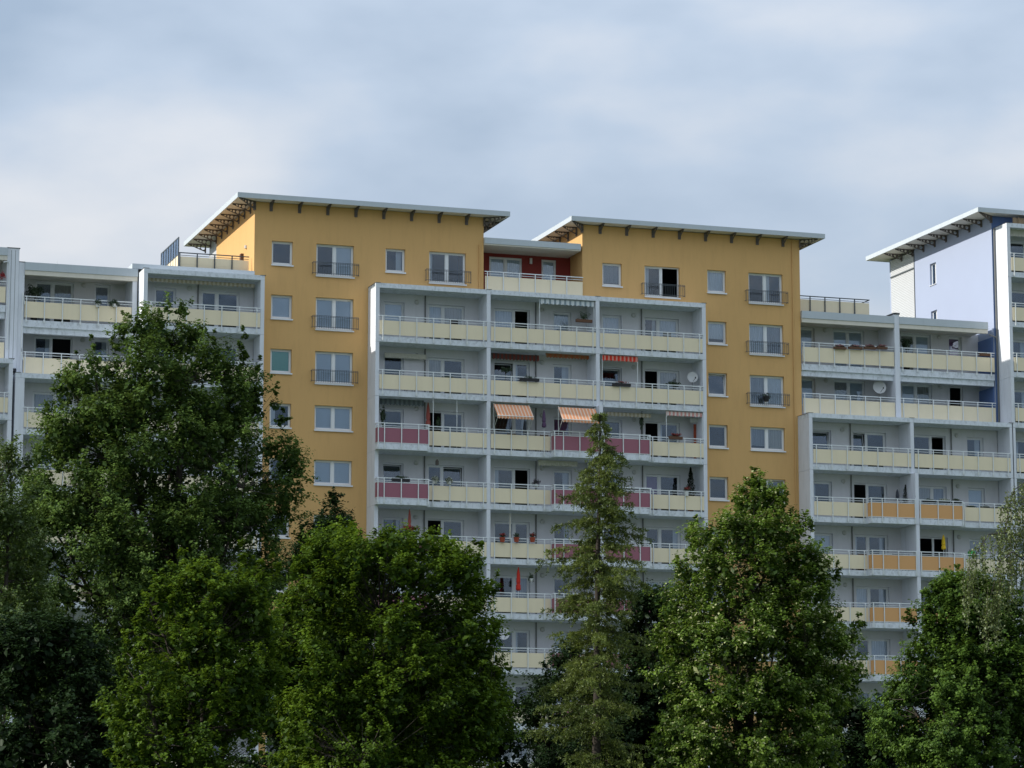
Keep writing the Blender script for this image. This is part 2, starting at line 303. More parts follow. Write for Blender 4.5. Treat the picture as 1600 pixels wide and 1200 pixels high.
def window(parent, x0, x1, z0, z1, Y, panes, rec=.16, sill=False, grille=False, split=None, door=False):
    """frame mesh (a part) with pane / curtain / sash / sill / grille below it"""
    n = len(panes); fw_ = .065; y0, y1 = Y+rec, Y+rec+.07
    key = ('window', round(x1-x0, 3), round(z1-z0, 3), n, split)
    W, H = x1-x0, z1-z0
    cuts = [0, W] if n == 1 else [0, (split or .5)*W, W]
    if key not in CACHE:
        b = MB(); b.box(-W/2, W/2, 0, .07, 0, fw_+.02); b.box(-W/2, W/2, 0, .07, H-fw_, H)
        b.box(-W/2, -W/2+fw_, .001, .069, fw_+.02, H-fw_); b.box(W/2-fw_, W/2, .001, .069, fw_+.02, H-fw_)
        if n == 2: c = cuts[1]-W/2; b.box(c-.06, c+.06, -.004, .068, fw_+.02, H-fw_)
        CACHE[key] = b.mesh('window', M['pvc'])
    wo = link('window', CACHE[key], M['pvc'], parent, ((x0+x1)/2, y0, z0))
    for i, p in enumerate(panes):
        a = x0+cuts[i]+(fw_ if i == 0 else .06); c = x0+cuts[i+1]-(fw_ if i == n-1 else .06)
        zb, zt = z0+fw_+.02, z1-fw_
        s = .045
        if p != 'o':
            # sash: its own thin frame and glass, tilted inwards when the window is on the latch
            k = ('pane', round(c-a, 3), round(zt-zb, 3))
            if k not in CACHE:
                w2, h2 = c-a, zt-zb
                b = MB(); b.box(-w2/2, w2/2, 0, .04, 0, s); b.box(-w2/2, w2/2, 0, .04, h2-s, h2); b.box(-w2/2, -w2/2+s, 0, .04, s, h2-s); b.box(w2/2-s, w2/2, 0, .04, s, h2-s)
                CACHE[k] = b.mesh('sash', M['pvc'])
                b = MB(); b.box(-w2/2+s, w2/2-s, .014, .024, s, h2-s); CACHE[k+('g',)] = b.mesh('pane', M['glass'])
            tilt = -R_(6.5) if p == 't' else 0
            for nm, kk in (('sash', k), ('pane', k+('g',))):
                o = link(nm, CACHE[kk], None, wo, ((a+c)/2, y0+.022, zb)); o.rotation_euler.x = tilt
        cm = {'c': random.choice(('curtain', 'curtain', 'curtain2', 'curtain3')), 'b': 'blind', 'g': 'green_blind', 'p': 'purple'}.get(p)
        if cm:
            zb2 = zb if p != 'c' or random.random() < .6 else zb+(zt-zb)*random.uniform(.05, .3)
            kk = ('curt', cm, round(c-a, 3), round(zt-zb2, 2))
            if kk not in CACHE:
                b = MB(); w2, h2 = c-a, zt-zb2; nf = 14 if cm.startswith('curtain') else 1
                for q in range(nf):
                    xa, xb = -w2/2+w2*q/nf, -w2/2+w2*(q+1)/nf; ya = (.02 if q % 2 else 0) if nf > 1 else 0; yb = (0 if q % 2 else .02) if nf > 1 else 0
                    b.quad((xa, ya, 0), (xb, yb, 0), (xb, yb, h2), (xa, ya, h2))
                CACHE[kk] = b.mesh('curtain' if cm.startswith('curtain') else 'roller_blind', M[cm])
            link('curtain' if cm.startswith('curtain') else 'roller_blind', CACHE[kk], None, wo, ((a+c)/2, y0+.085, zb2))
        if p == 'r' and random.random() < .5:     # a half-drawn curtain deep in the room
            ww = (c-a)*random.uniform(.2, .4); xa = a if random.random() < .5 else c-ww
            shared_box('curtain', M['curtain'], wo, xa, xa+round(ww, 1), y0+.2, y0+.21, zb, zt)
    if sill:
        kk = ('sill', round(W, 2))
        if kk not in CACHE:
            b = MB(); b.box(-W/2-.03, W/2+.03, -rec-.07, 0, -.035, 0); b.box(-W/2-.03, W/2+.03, -rec-.075, -rec-.06, -.075, -.0355); CACHE[kk] = b.mesh('sill', M['pvc'])
        link('sill', CACHE[kk], None, wo, ((x0+x1)/2, y0, z0-.002))
    if grille:
        kk = ('grille', round(W, 2))
        if kk not in CACHE:
            b = MB(); gw = W/2+.22; gy = -rec-.20
            for z in (.08, .60, .66): b.box(-gw, gw, gy-.012, gy+.012, z, z+.02)
            for q in range(int(2*gw/.12)+1):
                x = -gw+q*2*gw/int(2*gw/.12); b.box(x-.007, x+.007, gy-.007, gy+.007, .02, .66)
            for sx in (-gw, gw):
                for z in (.08, .62): b.box(sx-.012, sx+.012, gy, -rec, z, z+.02)
                for yy in (gy+.1,): b.box(sx-.006, sx+.006, yy-.006, yy+.006, .08, .62)
            CACHE[kk] = b.mesh('balcony_grille', M['darkrail'])
        link('balcony_grille', CACHE[kk], None, wo, ((x0+x1)/2, y0, z0))
    return wo

def railing(parent, xa, xb, Yf, Fz, colour='cream', post0=None, step=.9, ends=True, frame=False, zt=1.36, dz=0., sides=None, front=True, dark=False, ptop=1.10, pbot=.36):
    """posts and rails are one part, every infill panel a sub-part"""
    Fz = Fz+dz; b = MB(); m = M['darkrail'] if dark else M['rail']; pw = .024 if not dark else .03
    posts = []; x = post0 if post0 is not None else xa+.02
    while x < xb-.05: posts.append(x); x += step
    if not ends:
        pass
    pm = M[colour]
    b.box(xa-.02, xb+.02, Yf-.03, Yf+.03, Fz+zt-.045, Fz+zt)
    b.box(xa, xb, Yf-.012, Yf+.012, Fz+zt-.165, Fz+zt-.14)
    if frame:
        b.box(xa, xb, Yf-.02, Yf+.02, Fz+ptop+.001, Fz+ptop+.035); b.box(xa, xb, Yf-.02, Yf+.02, Fz+pbot-.035, Fz+pbot-.001)
        posts = [xa+.03]+[p for p in posts if xa+.25 < p < xb-.2]+[xb-.03]
    for p in posts: b.box(p-pw, p+pw, Yf-.065, Yf-.035 if not frame else Yf-.0305, Fz+.06, Fz+zt-.046)
    for p in posts: b.box(p-.05, p+.05, Yf-.034, Yf-.030, Fz+.08, Fz+.2)
    if sides:
        for sx in sides:
            b.box(sx-.02, sx+.02, Yf+.03, -.02, Fz+zt-.045, Fz+zt); b.box(sx-.012, sx+.012, Yf+.02, -.02, Fz+zt-.165, Fz+zt-.14)
            b.box(sx-.02, sx+.02, Yf+.02, -.02, Fz+ptop+.001, Fz+ptop+.035); b.box(sx-.02, sx+.02, Yf+.02, -.02, Fz+pbot-.035, Fz+pbot-.001)
            b.box(sx-.024, sx+.024, -.075, -.03, Fz+.1, Fz+zt-.046)
    ro = b.build('railing', m, parent)
    edges = [xa]+[p for p in posts if xa+.06 < p < xb-.06]+[xb]
    for i in range(len(edges)-1):
        a, c = edges[i], edges[i+1]
        if c-a < .06: continue
        shared_box('panel', pm, ro, a+.006, c-.006, Yf-.012, Yf+.012, Fz+pbot, Fz+ptop)
    if sides:
        for sx in sides: shared_box('panel', pm, ro, sx-.012, sx+.012, Yf+.02, -.03, Fz+pbot, Fz+ptop)
    return ro

def lamp_at(parent, x, Y, z):
    k = ('lamp',)
    if k not in CACHE:
        CACHE[k] = MB().lathe((0, 0, 0), [(.125, 0), (.125, -.03), (.10, -.07), (.04, -.095)], 14, 'y').mesh('wall_lamp', M['lamp'])
    return link('wall_lamp', CACHE[k], None, parent, (x, Y-.001, z))
def pipe_at(parent, x, Y, z0, z1, r=.035):
    k = ('pipe', round(z1-z0, 2), r)
    if k not in CACHE: CACHE[k] = MB().tube([(0, 0, 0), (0, 0, z1-z0)], r, 8).mesh('drain_pipe', M['pipe'])
    return link('drain_pipe', CACHE[k], None, parent, (x, Y-r-.02, z0))

WT = 2.37      # window head above slab underside
def win_defs(kind, x0):
    # (x0, x1, n panes, split)   bay types: 'A' small left, double right; 'B' double left, small right
    if kind == 'A': return [(x0+.85, x0+1.95, 1, None), (x0+3.25, x0+5.22, 2, .42)]
    return [(x0+.84, x0+2.80, 2, .58), (x0+4.1, x0+5.12, 1, None)]

def loggia_block(bld, x0, types, ktop, kbot, specs, prot, Yf=0., Yb=1.45, zoff=0., x_first=0., x_last=.2, wallm='loggia', left_extra=0., lastk=None):
    """a stack of loggias: cross walls, slabs, back wall, windows, railings"""
    nb = len(types); holes = []
    piers = [x0-left_extra]+[x0+6*i-.03 for i in range(1, nb)]+[x0+6*nb-.03]
    zr = F(ktop)+FH+zoff
    # roof slab and dark cap sheets
    boxpart('roof_slab', M['slab'], bld, piers[0], piers[-1]+.2, Yf, Yb-.003, zr, zr+.24)
    for p in piers: boxpart('cap_sheet', M['cap'], bld, p-.02, p+.26, Yf-.015, Yf+.3, zr+.241, zr+.262)
    boxpart('cap_sheet', M['cap'], bld, piers[0]-.02, piers[0]+.04, Yf+.3, Yb-.01, zr+.241, zr+.258)
    for k in range(ktop, kbot+1):
        Fz = F(k)+zoff; zc = Fz+FH
        for i, p in enumerate(piers):
            pe = p+.2+(left_extra if i == 0 else 0)
            ext = -.45 if prot.get(('pier', i), 99) <= k else Yf
            shared_box('cross_wall', M['white'], bld, p, pe, ext, Yb-.003, Fz+.006 if k < kbot else GZ, zc-.006)
        for i, ty in enumerate(types):
            bx = x0+6*i; xl = piers[i]+.2+(left_extra if i == 0 else 0); xr = piers[i+1]
            shared_box('floor_slab', M['slab'], bld, xl+.003, xr-.003, Yf, Yb-.003, Fz, Fz+.29)
            segs = [(xl+.01, xr-.01)]
            for (bi, a, c, colr, kk) in prot.get('boxes', []):
                if bi == i and k >= kk:
                    xa, xb = max(a, xl-.2 if a < xl else a), c
                    touchL = a <= xl; touchR = c >= xr
                    pa = (xl-.2+.004 if touchL and i == 0 else (xl+.003 if touchL else a)); pb = (xr-.003 if touchR else c)
                    shared_box('floor_slab', M['slab'], bld, pa, pb, -.47, Yf-.003, Fz+.004, Fz+.30)
                    sd_ = [] if touchL and i > 0 else [pa+.02]
                    if not touchR: sd_.append(pb-.02)
                    railing(bld, pa+.01, pb-.01, -.45, Fz, colr, post0=bx+.37+.9*max(0, math.ceil((pa-bx-.37)/.9)), frame=True, sides=sd_)
                    ns = []
                    for s0, s1 in segs:
                        if pb <= s0 or pa >= s1: ns.append((s0, s1)); continue
                        if pa > s0+.1: ns.append((s0, pa-.03))
                        if pb < s1-.1: ns.append((pb+.03, s1))
                    segs = ns
            for s0, s1 in segs:
                p0 = bx+.37+.9*max(0, math.ceil((s0-bx-.37)/.9-.01))
                railing(bld, s0, s1, Yf-.03, Fz, 'cream', post0=p0)
            pipe_at(bld, bx+(3.06 if ty == 'A' else 3.12), Yb, Fz+.3, zc-.01)
            lamp_at(bld, bx+(2.61 if ty == 'A' else 3.47), Yb, Fz+2.43)
            sp = specs.get((i, k)) or ([random.choice('rrrcb')], [random.choice('rrc'), random.choice('rrro')])
            for q, (wx0, wx1, n, spl) in enumerate(win_defs(ty, bx)):
                code = sp[0] if (n == 1) else sp[1]
                if len(code) > n: code = code[:n]
                z0 = Fz+.32 if n == 2 else Fz+.98
                if n == 1 and ty == 'B': z0 = Fz+.98
                holes.append((wx0, wx1, z0, Fz+WT)); window(bld, wx0, wx1, z0, Fz+WT, Yb, code, split=spl)
    wall_with_holes('loggia_back_wall', M[wallm], bld, piers[0]+.01, piers[-1]+.19, GZ, zr, Yb, holes)

def inset_loggia(bld, x0, x1, levels, wins, lamps, specs, zoff=0., colour='cream', post0=None, right_wall=None, left_wall=True, fas=(29.80, 30.43), fx=None):
    """upper storeys of the white wings: loggias cut back into the house"""
    Yf, Yb = 1.42, 3.35; holes = []
    for k in levels:
        Fz = F(k)+zoff
        boxpart('floor_slab', M['slab'], bld, x0, x1, Yf, Yb, Fz, Fz+.34)
        boxpart('ceiling_beam', M['slab'], bld, x0+.005, x1-.005, Yf+.10, Yf+.32, Fz-.31, Fz-.002)
        railing(bld, x0+.03, x1-.02, Yf-.04, Fz+.16, colour, post0=post0, pbot=.30, zt=1.38)
        for j, (a, c, n, spl) in enumerate(wins):
            code = specs.get((j, k), 'r'*n); z0 = Fz+.4 if n == 2 else Fz+1.15
            holes.append((a, c, z0, Fz+2.70)); window(bld, a, c, z0, Fz+2.70, Yb, code, split=spl)
        for lx in lamps: lamp_at(bld, lx, Yb, Fz+2.62)
    z0 = F(levels[-1])+zoff-.3; z1 = F(levels[0])+zoff+FH+.08
    wall_with_holes('loggia_back_wall', M['loggia'], bld, x0-.3, x1+.3, z0, z1, Yb, holes)
    fx = fx or (x0, x1)
    f0 = fas[0]+zoff; f1 = fas[1]+zoff
    boxpart('roof_fascia', M['zinc'], bld, fx[0], fx[1], Yf-.14, Yf+.3, f1-.40, f1)
    boxpart('roof_soffit', M['soffit'], bld, fx[0]+.01, fx[1]-.01, Yf-.10, Yf+.12, f0, f1-.402)
    boxpart('loggia_ceiling', M['soffit'], bld, fx[0]+.012, fx[1]-.012, Yf+.121, Yb-.002, f1-.45, f1-.403)

def bracket_mesh(L, H, key, depth=.05):
    k = ('bracket', key)
    if k in CACHE: return CACHE[k]
    # plate in local x (outwards = -x): deep at the wall, shallow at the tip, round holes
    b = MB(); n = 26; holes = [(-L*.16, H*.42, H*.30), (-L*.40, H*.36*.9, H*.22), (-L*.60, H*.26, H*.155), (-L*.76, H*.19, H*.11)]
    def h(x): return H*(1+x/L)*.86+H*.14     # x from 0 to -L
    # strips between holes: build as columns with notches where a hole is
    NX = 48
    for i in range(NX):
        xa, xb = -L*i/NX, -L*(i+1)/NX; xm = (xa+xb)/2
        hh = h(xm); spans = [(0, hh)]
        for cx, cz, r in holes:
            if abs(xm-cx) < r:
                d = math.sqrt(r*r-(xm-cx)**2); ns = []
                for s0, s1 in spans:
                    if cz+d <= s0 or cz-d >= s1: ns.append((s0, s1)); continue
                    if cz-d > s0: ns.append((s0, cz-d))
                    if cz+d < s1: ns.append((cz+d, s1))
                spans = ns
        for s0, s1 in spans: b.box(xb, xa, -depth/2, depth/2, -s1, -s0)
    b.box(-L, 0, -depth, depth, -.03, -.001); b.box(-.05, -.001, -depth*1.6, depth*1.6, -h(0)-.05, -.031)
    CACHE[k] = b.mesh('bracket', M['steel']); return CACHE[k]
def bracket(roof, x, y, z, ang, L, H):
    o = link('bracket', bracket_mesh(L, H, (round(L, 2), round(H, 2))), None, roof, (x, y, z)); o.rotation_euler.z = ang
    return o
def penthouse_roof(bld, x0, x1, y0, y1, zb, zt, wx0, wx1, wy, brx, bry, H=.42):
    b = MB(); b.box(x0, x1, y0, y0+.05, zb, zt); b.box(x0, x0+.05, y0+.051, y1, zb, zt); b.box(x1-.05, x1, y0+.051, y1, zb, zt); b.box(x0+.051, x1-.051, y1-.05, y1, zb, zt)
    b.box(x0+.051, x1-.051, y0+.051, y1-.051, zt-.06, zt-.02)
    r = b.build('roof', M['zinc'], bld)
    s = MB(); nb = int((y1-y0)/.5)
    s.box(x0+.052, x1-.052, y0+.052, y1-.052, zb+.015, zb+.05); s.build('soffit', M['soffit'], r)
    for x in brx: bracket(r, x, wy-.002, zb+.013, math.pi/2, wy-y0-.12, H)
    for y in bry:
        bracket(r, wx0-.002, y, zb+.013, 0, wx0-x0-.1, H)
        bracket(r, wx1+.002, y, zb+.013, math.pi, x1-wx1-.1, H)
    L = math.hypot(wx0-x0-.1, wy-y0-.1)
    bracket(r, wx0, wy, zb+.013, math.atan2(wy-y0, wx0-x0), L, H); bracket(r, wx1, wy, zb+.013, math.pi-math.atan2(wy-y0, x1-wx1), L, H)
    return r

# ================================================================== yellow building (centre)
YB = empty('apartment_building', (9, 6, GZ), 'tall ochre yellow apartment block with two flat-roofed towers and white loggias between them', 'building', 'connected apartment blocks')
yh = []
def ywin(x0, x1, z0, z1, code, **kw):
    yh.append((x0, x1, z0, z1)); window(YB, x0, x1, z0, z1, 1.45, code, sill=True, **kw)
small = {-1: 'r', 0: 'b', 1: 'g', 2: 'r', 3: 'r', 4: 'r', 5: 'c', 6: 'r', 7: 'b', 8: 'r', 9: 'r'}
big = {-1: 'rb', 0: 'bb', 1: 'bb', 2: 'bb', 3: 'bb', 4: 'bb', 5: 'rr', 6: 'cc', 7: 'rr', 8: 'rr', 9: 'cc'}
small2 = {-1: 'c', 0: 'c', 1: 't', 2: 'r', 3: 'r', 4: 'c', 5: 'r', 6: 'r', 7: 'b', 8: 'r', 9: 'r'}
big2 = {-1: 'rr', 0: 'cc', 1: 'cc', 2: 'cc', 3: 'ot', 4: 'rr', 5: 'cc', 6: 'rr', 7: 'rr', 8: 'cc', 9: 'rr'}
for k in range(-1, 10):
    Fz = F(k); zt = Fz+2.38; fr = k <= 1
    ywin(-5.13, -4.02, Fz+1.15, zt, small[k])
    ywin(-2.78, -.78, Fz+(.72 if fr else 1.12), zt, big[k], grille=fr)
    ywin(18.88, 19.96, Fz+1.15, zt, small2[k])
    ywin(21.28, 23.28, Fz+(.72 if fr else 1.12), zt, big2[k], grille=fr)
Fz = F(-1)
ywin(.92, 1.98, Fz+1.15, Fz+2.38, 'r'); ywin(3.28, 5.28, Fz+.72, Fz+2.38, 'rr', grille=True)
ywin(12.88, 13.98, Fz+1.15, Fz+2.38, 'c'); ywin(15.28, 17.28, Fz+.72, Fz+2.38, 'ro', grille=True)
ZT = 34.36
hA = [h for h in yh if h[1] < 0]; hB = [h for h in yh if 0 < h[0] < 6]; hC = [h for h in yh if 12 < h[0] < 18]; hD = [h for h in yh if h[0] > 18.2]
wall_with_holes('front_wall', M['yellow'], YB, -6.05, 0.0, GZ, ZT, 1.45, hA)
wall_with_holes('front_wall', M['yellow'], YB, 0.0, 6.25, 30.0, ZT, 1.45, hB)
wall_with_holes('front_wall', M['yellow'], YB, 11.75, 18.15, 30.0, ZT, 1.45, hC)
wall_with_holes('front_wall', M['yellow'], YB, 18.15, 24.3, GZ, ZT, 1.45, hD)
# side walls of the two towers and back
boxpart('side_wall', M['yellow'], YB, -6.05, -5.8, 1.452, 10.3, GZ, ZT)
boxpart('stair_wall', M['corr'], YB, -5.95, -5.7, 10.303, 12.5, GZ, ZT)
boxpart('side_wall', M['yellow'], YB, 6.0, 6.25, 1.452, 10.3, 29.9, ZT)
boxpart('side_wall', M['yellow'], YB, 11.75, 12.0, 1.452, 10.3, 29.9, ZT)
boxpart('side_wall', M['yellow'], YB, 24.05, 24.3, 1.452, 12.5, GZ, ZT)
boxpart('back_wall', M['yellow'], YB, -5.7, 24.05, 12.3, 12.5, GZ, 33.4)
boxpart('back_wall', M['yellow'], YB, -5.7, 6.25, 12.3, 12.5, 33.402, ZT)
boxpart('back_wall', M['yellow'], YB, 11.75, 24.05, 12.3, 12.5, 33.402, ZT)
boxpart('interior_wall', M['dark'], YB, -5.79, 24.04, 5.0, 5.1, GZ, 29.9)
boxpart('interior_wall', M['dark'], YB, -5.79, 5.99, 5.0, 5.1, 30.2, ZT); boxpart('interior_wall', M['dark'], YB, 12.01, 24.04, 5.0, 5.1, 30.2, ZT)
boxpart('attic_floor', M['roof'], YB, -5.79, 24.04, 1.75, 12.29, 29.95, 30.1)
penthouse_roof(YB, -7.13, 7.47, .7, 13.7, 34.36, 34.62, -6.05, 6.25, 1.45, [-5.2+1.5*i for i in range(8)], [2.3+1.33*i for i in range(9)])
penthouse_roof(YB, 10.88, 25.5, .7, 13.7, 34.38, 34.63, 11.75, 24.3, 1.45, [12.75+1.51*i for i in range(8)], [2.3+1.33*i for i in range(8)])
# central loggias
S = {}
S[(0, 0)] = ('b', 'cc'); S[(1, 0)] = ('c', 'co'); S[(2, 0)] = ('c', 'rc')
S[(0, 1)] = ('r', 'cr'); S[(1, 1)] = ('r', 'tr'); S[(2, 1)] = ('t', 'oc')
S[(0, 2)] = ('r', 'or'); S[(1, 2)] = ('p', 'rr'); S[(2, 2)] = ('r', 'or')
S[(0, 3)] = ('t', 'rt'); S[(1, 3)] = ('r', 'ro'); S[(2, 3)] = ('r', 'pr')
S[(0, 4)] = ('r', 'or'); S[(1, 4)] = ('r', 'rr'); S[(2, 4)] = ('r', 'rr')
S[(1, 5)] = ('r', 'rc'); S[(1, 6)] = ('c', 'rr'); S[(1, 7)] = ('r', 'rr')
prot = {'boxes': [(0, 0, 2.75, 'pink', 2), (1, 9.45, 12, 'pink', 2), (2, 12, 14.8, 'pink', 2)], ('pier', 2): 2}
loggia_block(YB, 0, ['A', 'B', 'A'], 0, 10, S, prot)
# red terrace between the towers
rw = [(7.18, 9.02, 30.55, 32.72), (10.12, 10.94, 30.55, 32.74)]
wall_with_holes('terrace_wall', M['red'], YB, 6.25, 11.75, 30.1, 33.0, 3.35, rw)
window(YB, *rw[0], 3.35, 'cc', rec=.06); window(YB, *rw[1], 3.35, 'c', rec=.06)
boxpart('terrace_floor', M['slab'], YB, 6.25, 11.75, 1.46, 3.34, 30.12, 30.3)
boxpart('roof_fascia', M['zinc'], YB, 6.252, 11.62, 1.30, 1.6, 32.97, 33.28)
boxpart('roof_soffit', M['soffit'], YB, 6.253, 11.62, 1.34, 3.4, 32.90, 32.968)
boxpart('terrace_roof', M['roof'], YB, 6.253, 11.749, 1.61, 12.3, 33.0, 33.25)
railing(YB, 6.3, 11.73, 1.36, 30.12, 'cream', post0=6.42, step=.88, zt=1.38, ptop=1.12, pbot=.2)
boxpart('wall_lantern', M['whiteplastic'], YB, 9.44, 9.56, 3.25, 3.345, 32.45, 32.75)
pq = pipe_at(YB, 6.02, 1.45, 30.25, 32.9, .035); pq.data = pq.data.copy(); pq.data.materials[0] = M['yellow']; po = pipe_at(YB, 23.85, 1.45, 5, 34.3, .03); po.data = po.data.copy(); po.data.materials[0] = M['yellow']

# ================================================================== left white wing
LB = empty('apartment_building', (-12, 6, GZ), 'white apartment block left of the ochre tower, with cream balconies and a roof terrace', 'building', 'connected apartment blocks')
SL = {(0, 0): ('r', 'rr'), (0, 1): ('r', 'rr'), (0, 2): ('r', 'rc')}
loggia_block(LB, -12, ['A'], 0, 10, SL, {})
loggia_block(LB, -18, ['B'], 2, 10, {(0, 2): ('r', 'cr')}, {}, left_extra=.25)
inset_loggia(LB, -17.72, -12.3, [0, 1], [(-16.85, -14.92, 2, .46), (-13.86, -13.05, 1, None)], [-14.41], {(0, 0): 'cc', (1, 0): 'c', (0, 1): 'ro', (1, 1): 'r'}, post0=-17.6, fx=(-17.72, -12.05))
boxpart('pier', M['white'], LB, -18.0, -17.722, 1.40, 3.6, 24.4, 30.43)
boxpart('pier', M['white'], LB, -12.298, -12.06, 1.36, 3.6, 24.4, 30.44)
boxpart('cap_sheet', M['cap'], LB, -18.02, -17.70, 1.38, 3.6, 30.432, 30.46)
boxpart('roof_fascia', M['zinc'], LB, -12.35, -6.052, 1.30, 1.44, 30.445, 30.70)
boxpart('roof_fascia', M['zinc'], LB, -12.35, -12.25, 1.441, 12, 30.445, 30.70)
boxpart('flat_roof', M['roof'], LB, -12.24, -6.052, 1.455, 12.3, 30.45, 30.62)
boxpart('flat_roof', M['roof'], LB, -17.9, -12.36, 1.75, 12.3, 30.15, 30.30)
boxpart('back_wall', M['white'], LB, -18.0, -6.052, 12.31, 12.5, GZ, 30.1)
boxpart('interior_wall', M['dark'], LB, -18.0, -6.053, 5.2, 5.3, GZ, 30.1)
boxpart('side_wall', M['white'], LB, -18.0, -17.75, 3.61, 12.3, GZ, 30.1)
boxpart('roof_hatch', M['cap'], LB, -13.9, -13.2, 3, 3.6, 30.30, 30.44)
for z in (28.9, 26.1): MB().tube([(-17.70, 1.36, z-.6), (-17.80, 1.33, z), (-17.80, 1.33, z-3)], .03, 6).build('drain_pipe', M['rail'], LB)
# roof terrace railing with screen
rt = railing(LB, -9.82, -6.2, 2.0, 30.60, 'cream', post0=-9.8, step=.905, zt=.98, ptop=.76, pbot=.08, dark=True)
sb = MB()
for i in range(8):
    y = 2.0+i*.62; sb.box(-9.885, -9.835, y-.025, y+.025, 30.6, 32.36-.00*i)
sb.box(-9.88, -9.84, 2.0, 6.36, 32.30, 32.36); sb.box(-9.88, -9.84, 2.0, 6.36, 31.42, 31.47); sb.box(-9.88, -9.84, 2.0, 6.36, 30.64, 30.68)
so = sb.build('privacy_screen', M['darkrail'], LB)
for i in range(7):
    y = 2.0+i*.62
    shared_box('panel', M['cream'], so, -9.87, -9.85, y+.03, y+.59, 30.70, 31.41); shared_box('pane', M['glass'], so, -9.866, -9.854, y+.03, y+.59, 31.48, 32.29)

# ================================================================== far left wing
FB = empty('apartment_building', (-21.5, 6, GZ), 'white apartment block at the left edge, its roof a step higher than the next block', 'building', 'connected apartment blocks')
zo = .67
loggia_block(FB, -24.55, ['B'], 2, 10, {}, {}, zoff=zo)
inset_loggia(FB, -24.0, -18.62, [0, 1], [(-22.9, -20.9, 2, .46), (-20.1, -19.3, 1, None)], [-20.6], {(0, 0): 'rr'}, zoff=zo, post0=-23.9, fx=(-24.0, -18.6))
boxpart('pier', M['white'], FB, -18.60, -18.01, 1.38, 3.6, 24.4+zo, 31.1)
boxpart('cap_sheet', M['cap'], FB, -18.64, -17.97, 1.36, 3.6, 31.102, 31.135)
boxpart('side_wall', M['white'], FB, -18.24, -18.01, 3.601, 12.3, GZ, 31.0)
boxpart('side_wall', M['white'], FB, -24.6, -24.4, 1.7, 12.3, GZ, 30.9)
boxpart('back_wall', M['white'], FB, -24.39, -18.25, 12.1, 12.3, GZ, 30.9)
boxpart('flat_roof', M['roof'], FB, -24.39, -18.25, 1.75, 12.09, 30.75, 30.9)
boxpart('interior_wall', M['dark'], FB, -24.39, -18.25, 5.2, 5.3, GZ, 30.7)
for x in (-18.40, -18.20): MB().box(x-.008, x+.008, 1.372, 1.379, 25, 31).build('wall_joint', M['pipe'], FB)
MB().tube([(-18.80, 1.30, 30.35), (-18.55, 1.34, 30.42), (-18.50, 1.34, 30.3), (-18.50, 1.34, 26)], .03, 6).build('drain_pipe', M['rail'], FB)

# ================================================================== right white wing
RB = empty('apartment_building', (30, 6, GZ), 'white apartment block right of the ochre tower, with cream and orange balconies', 'building', 'connected apartment blocks')
SR = {(0, 2): ('t', 'tr'), (1, 2): ('r', 'ro'), (0, 3): ('r', 'or'), (1, 3): ('b', 'cc'), (0, 4): ('c', 'rr'), (1, 4): ('c', 'oo'), (0, 5): ('r', 'cr'), (1, 5): ('r', 'rr'), (0, 6): ('r', 'rc'), (0, 7): ('r', 'rc')}
protR = {'boxes': [(0, 27.35, 30, 'orange', 3), (1, 30, 32.85, 'orange', 3)], ('pier', 1): 3}
loggia_block(RB, 24.05, ['A', 'B'], 2, 10, SR, protR)
inset_loggia(RB, 24.32, 29.83, [0, 1], [(25.0, 25.98, 1, None), (27.1, 28.98, 2, .5)], [26.6], {(0, 0): 'c', (1, 0): 'bb', (0, 1): 'b', (1, 1): 'cb'}, post0=24.42)
inset_loggia(RB, 30.13, 35.95, [0, 1], [(31.2, 33.05, 2, .5), (34.15, 34.97, 1, None)], [33.57], {(0, 0): 'cb', (1, 0): 'p', (0, 1): 'bc', (1, 1): 'o'}, post0=30.3, fx=(30.13, 35.55))
boxpart('pier', M['white'], RB, 29.832, 30.128, 1.30, 3.6, 24.4, 30.55)
boxpart('cap_sheet', M['cap'], RB, 29.80, 30.16, 1.27, 3.6, 30.552, 30.64)
boxpart('back_wall', M['white'], RB, 24.302, 35.998, 12.31, 12.5, GZ, 30.1)
boxpart('flat_roof', M['roof'], RB, 24.302, 35.6, 1.75, 12.3, 30.15, 30.35)
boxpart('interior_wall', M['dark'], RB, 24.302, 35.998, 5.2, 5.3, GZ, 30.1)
boxpart('roof_hatch', M['cap'], RB, 33.2, 34.0, 2.6, 3.2, 30.35, 30.52)
railing(RB, 24.32, 28.86, 2.4, 30.52, 'cream', post0=24.4, step=.89, zt=.98, ptop=.77, pbot=.1, dark=True)
MB().box(24.4, 27.6, 5.2, 5.24, 31.62, 31.66).box(27.56, 27.60, 5.19, 5.25, 30.35, 31.62).box(28.84, 28.88, 2.43, 5.2, 31.45, 31.49).box(24.4, 24.44, 5.19, 5.25, 30.35, 31.62).build('terrace_handrail', M['darkrail'], RB)

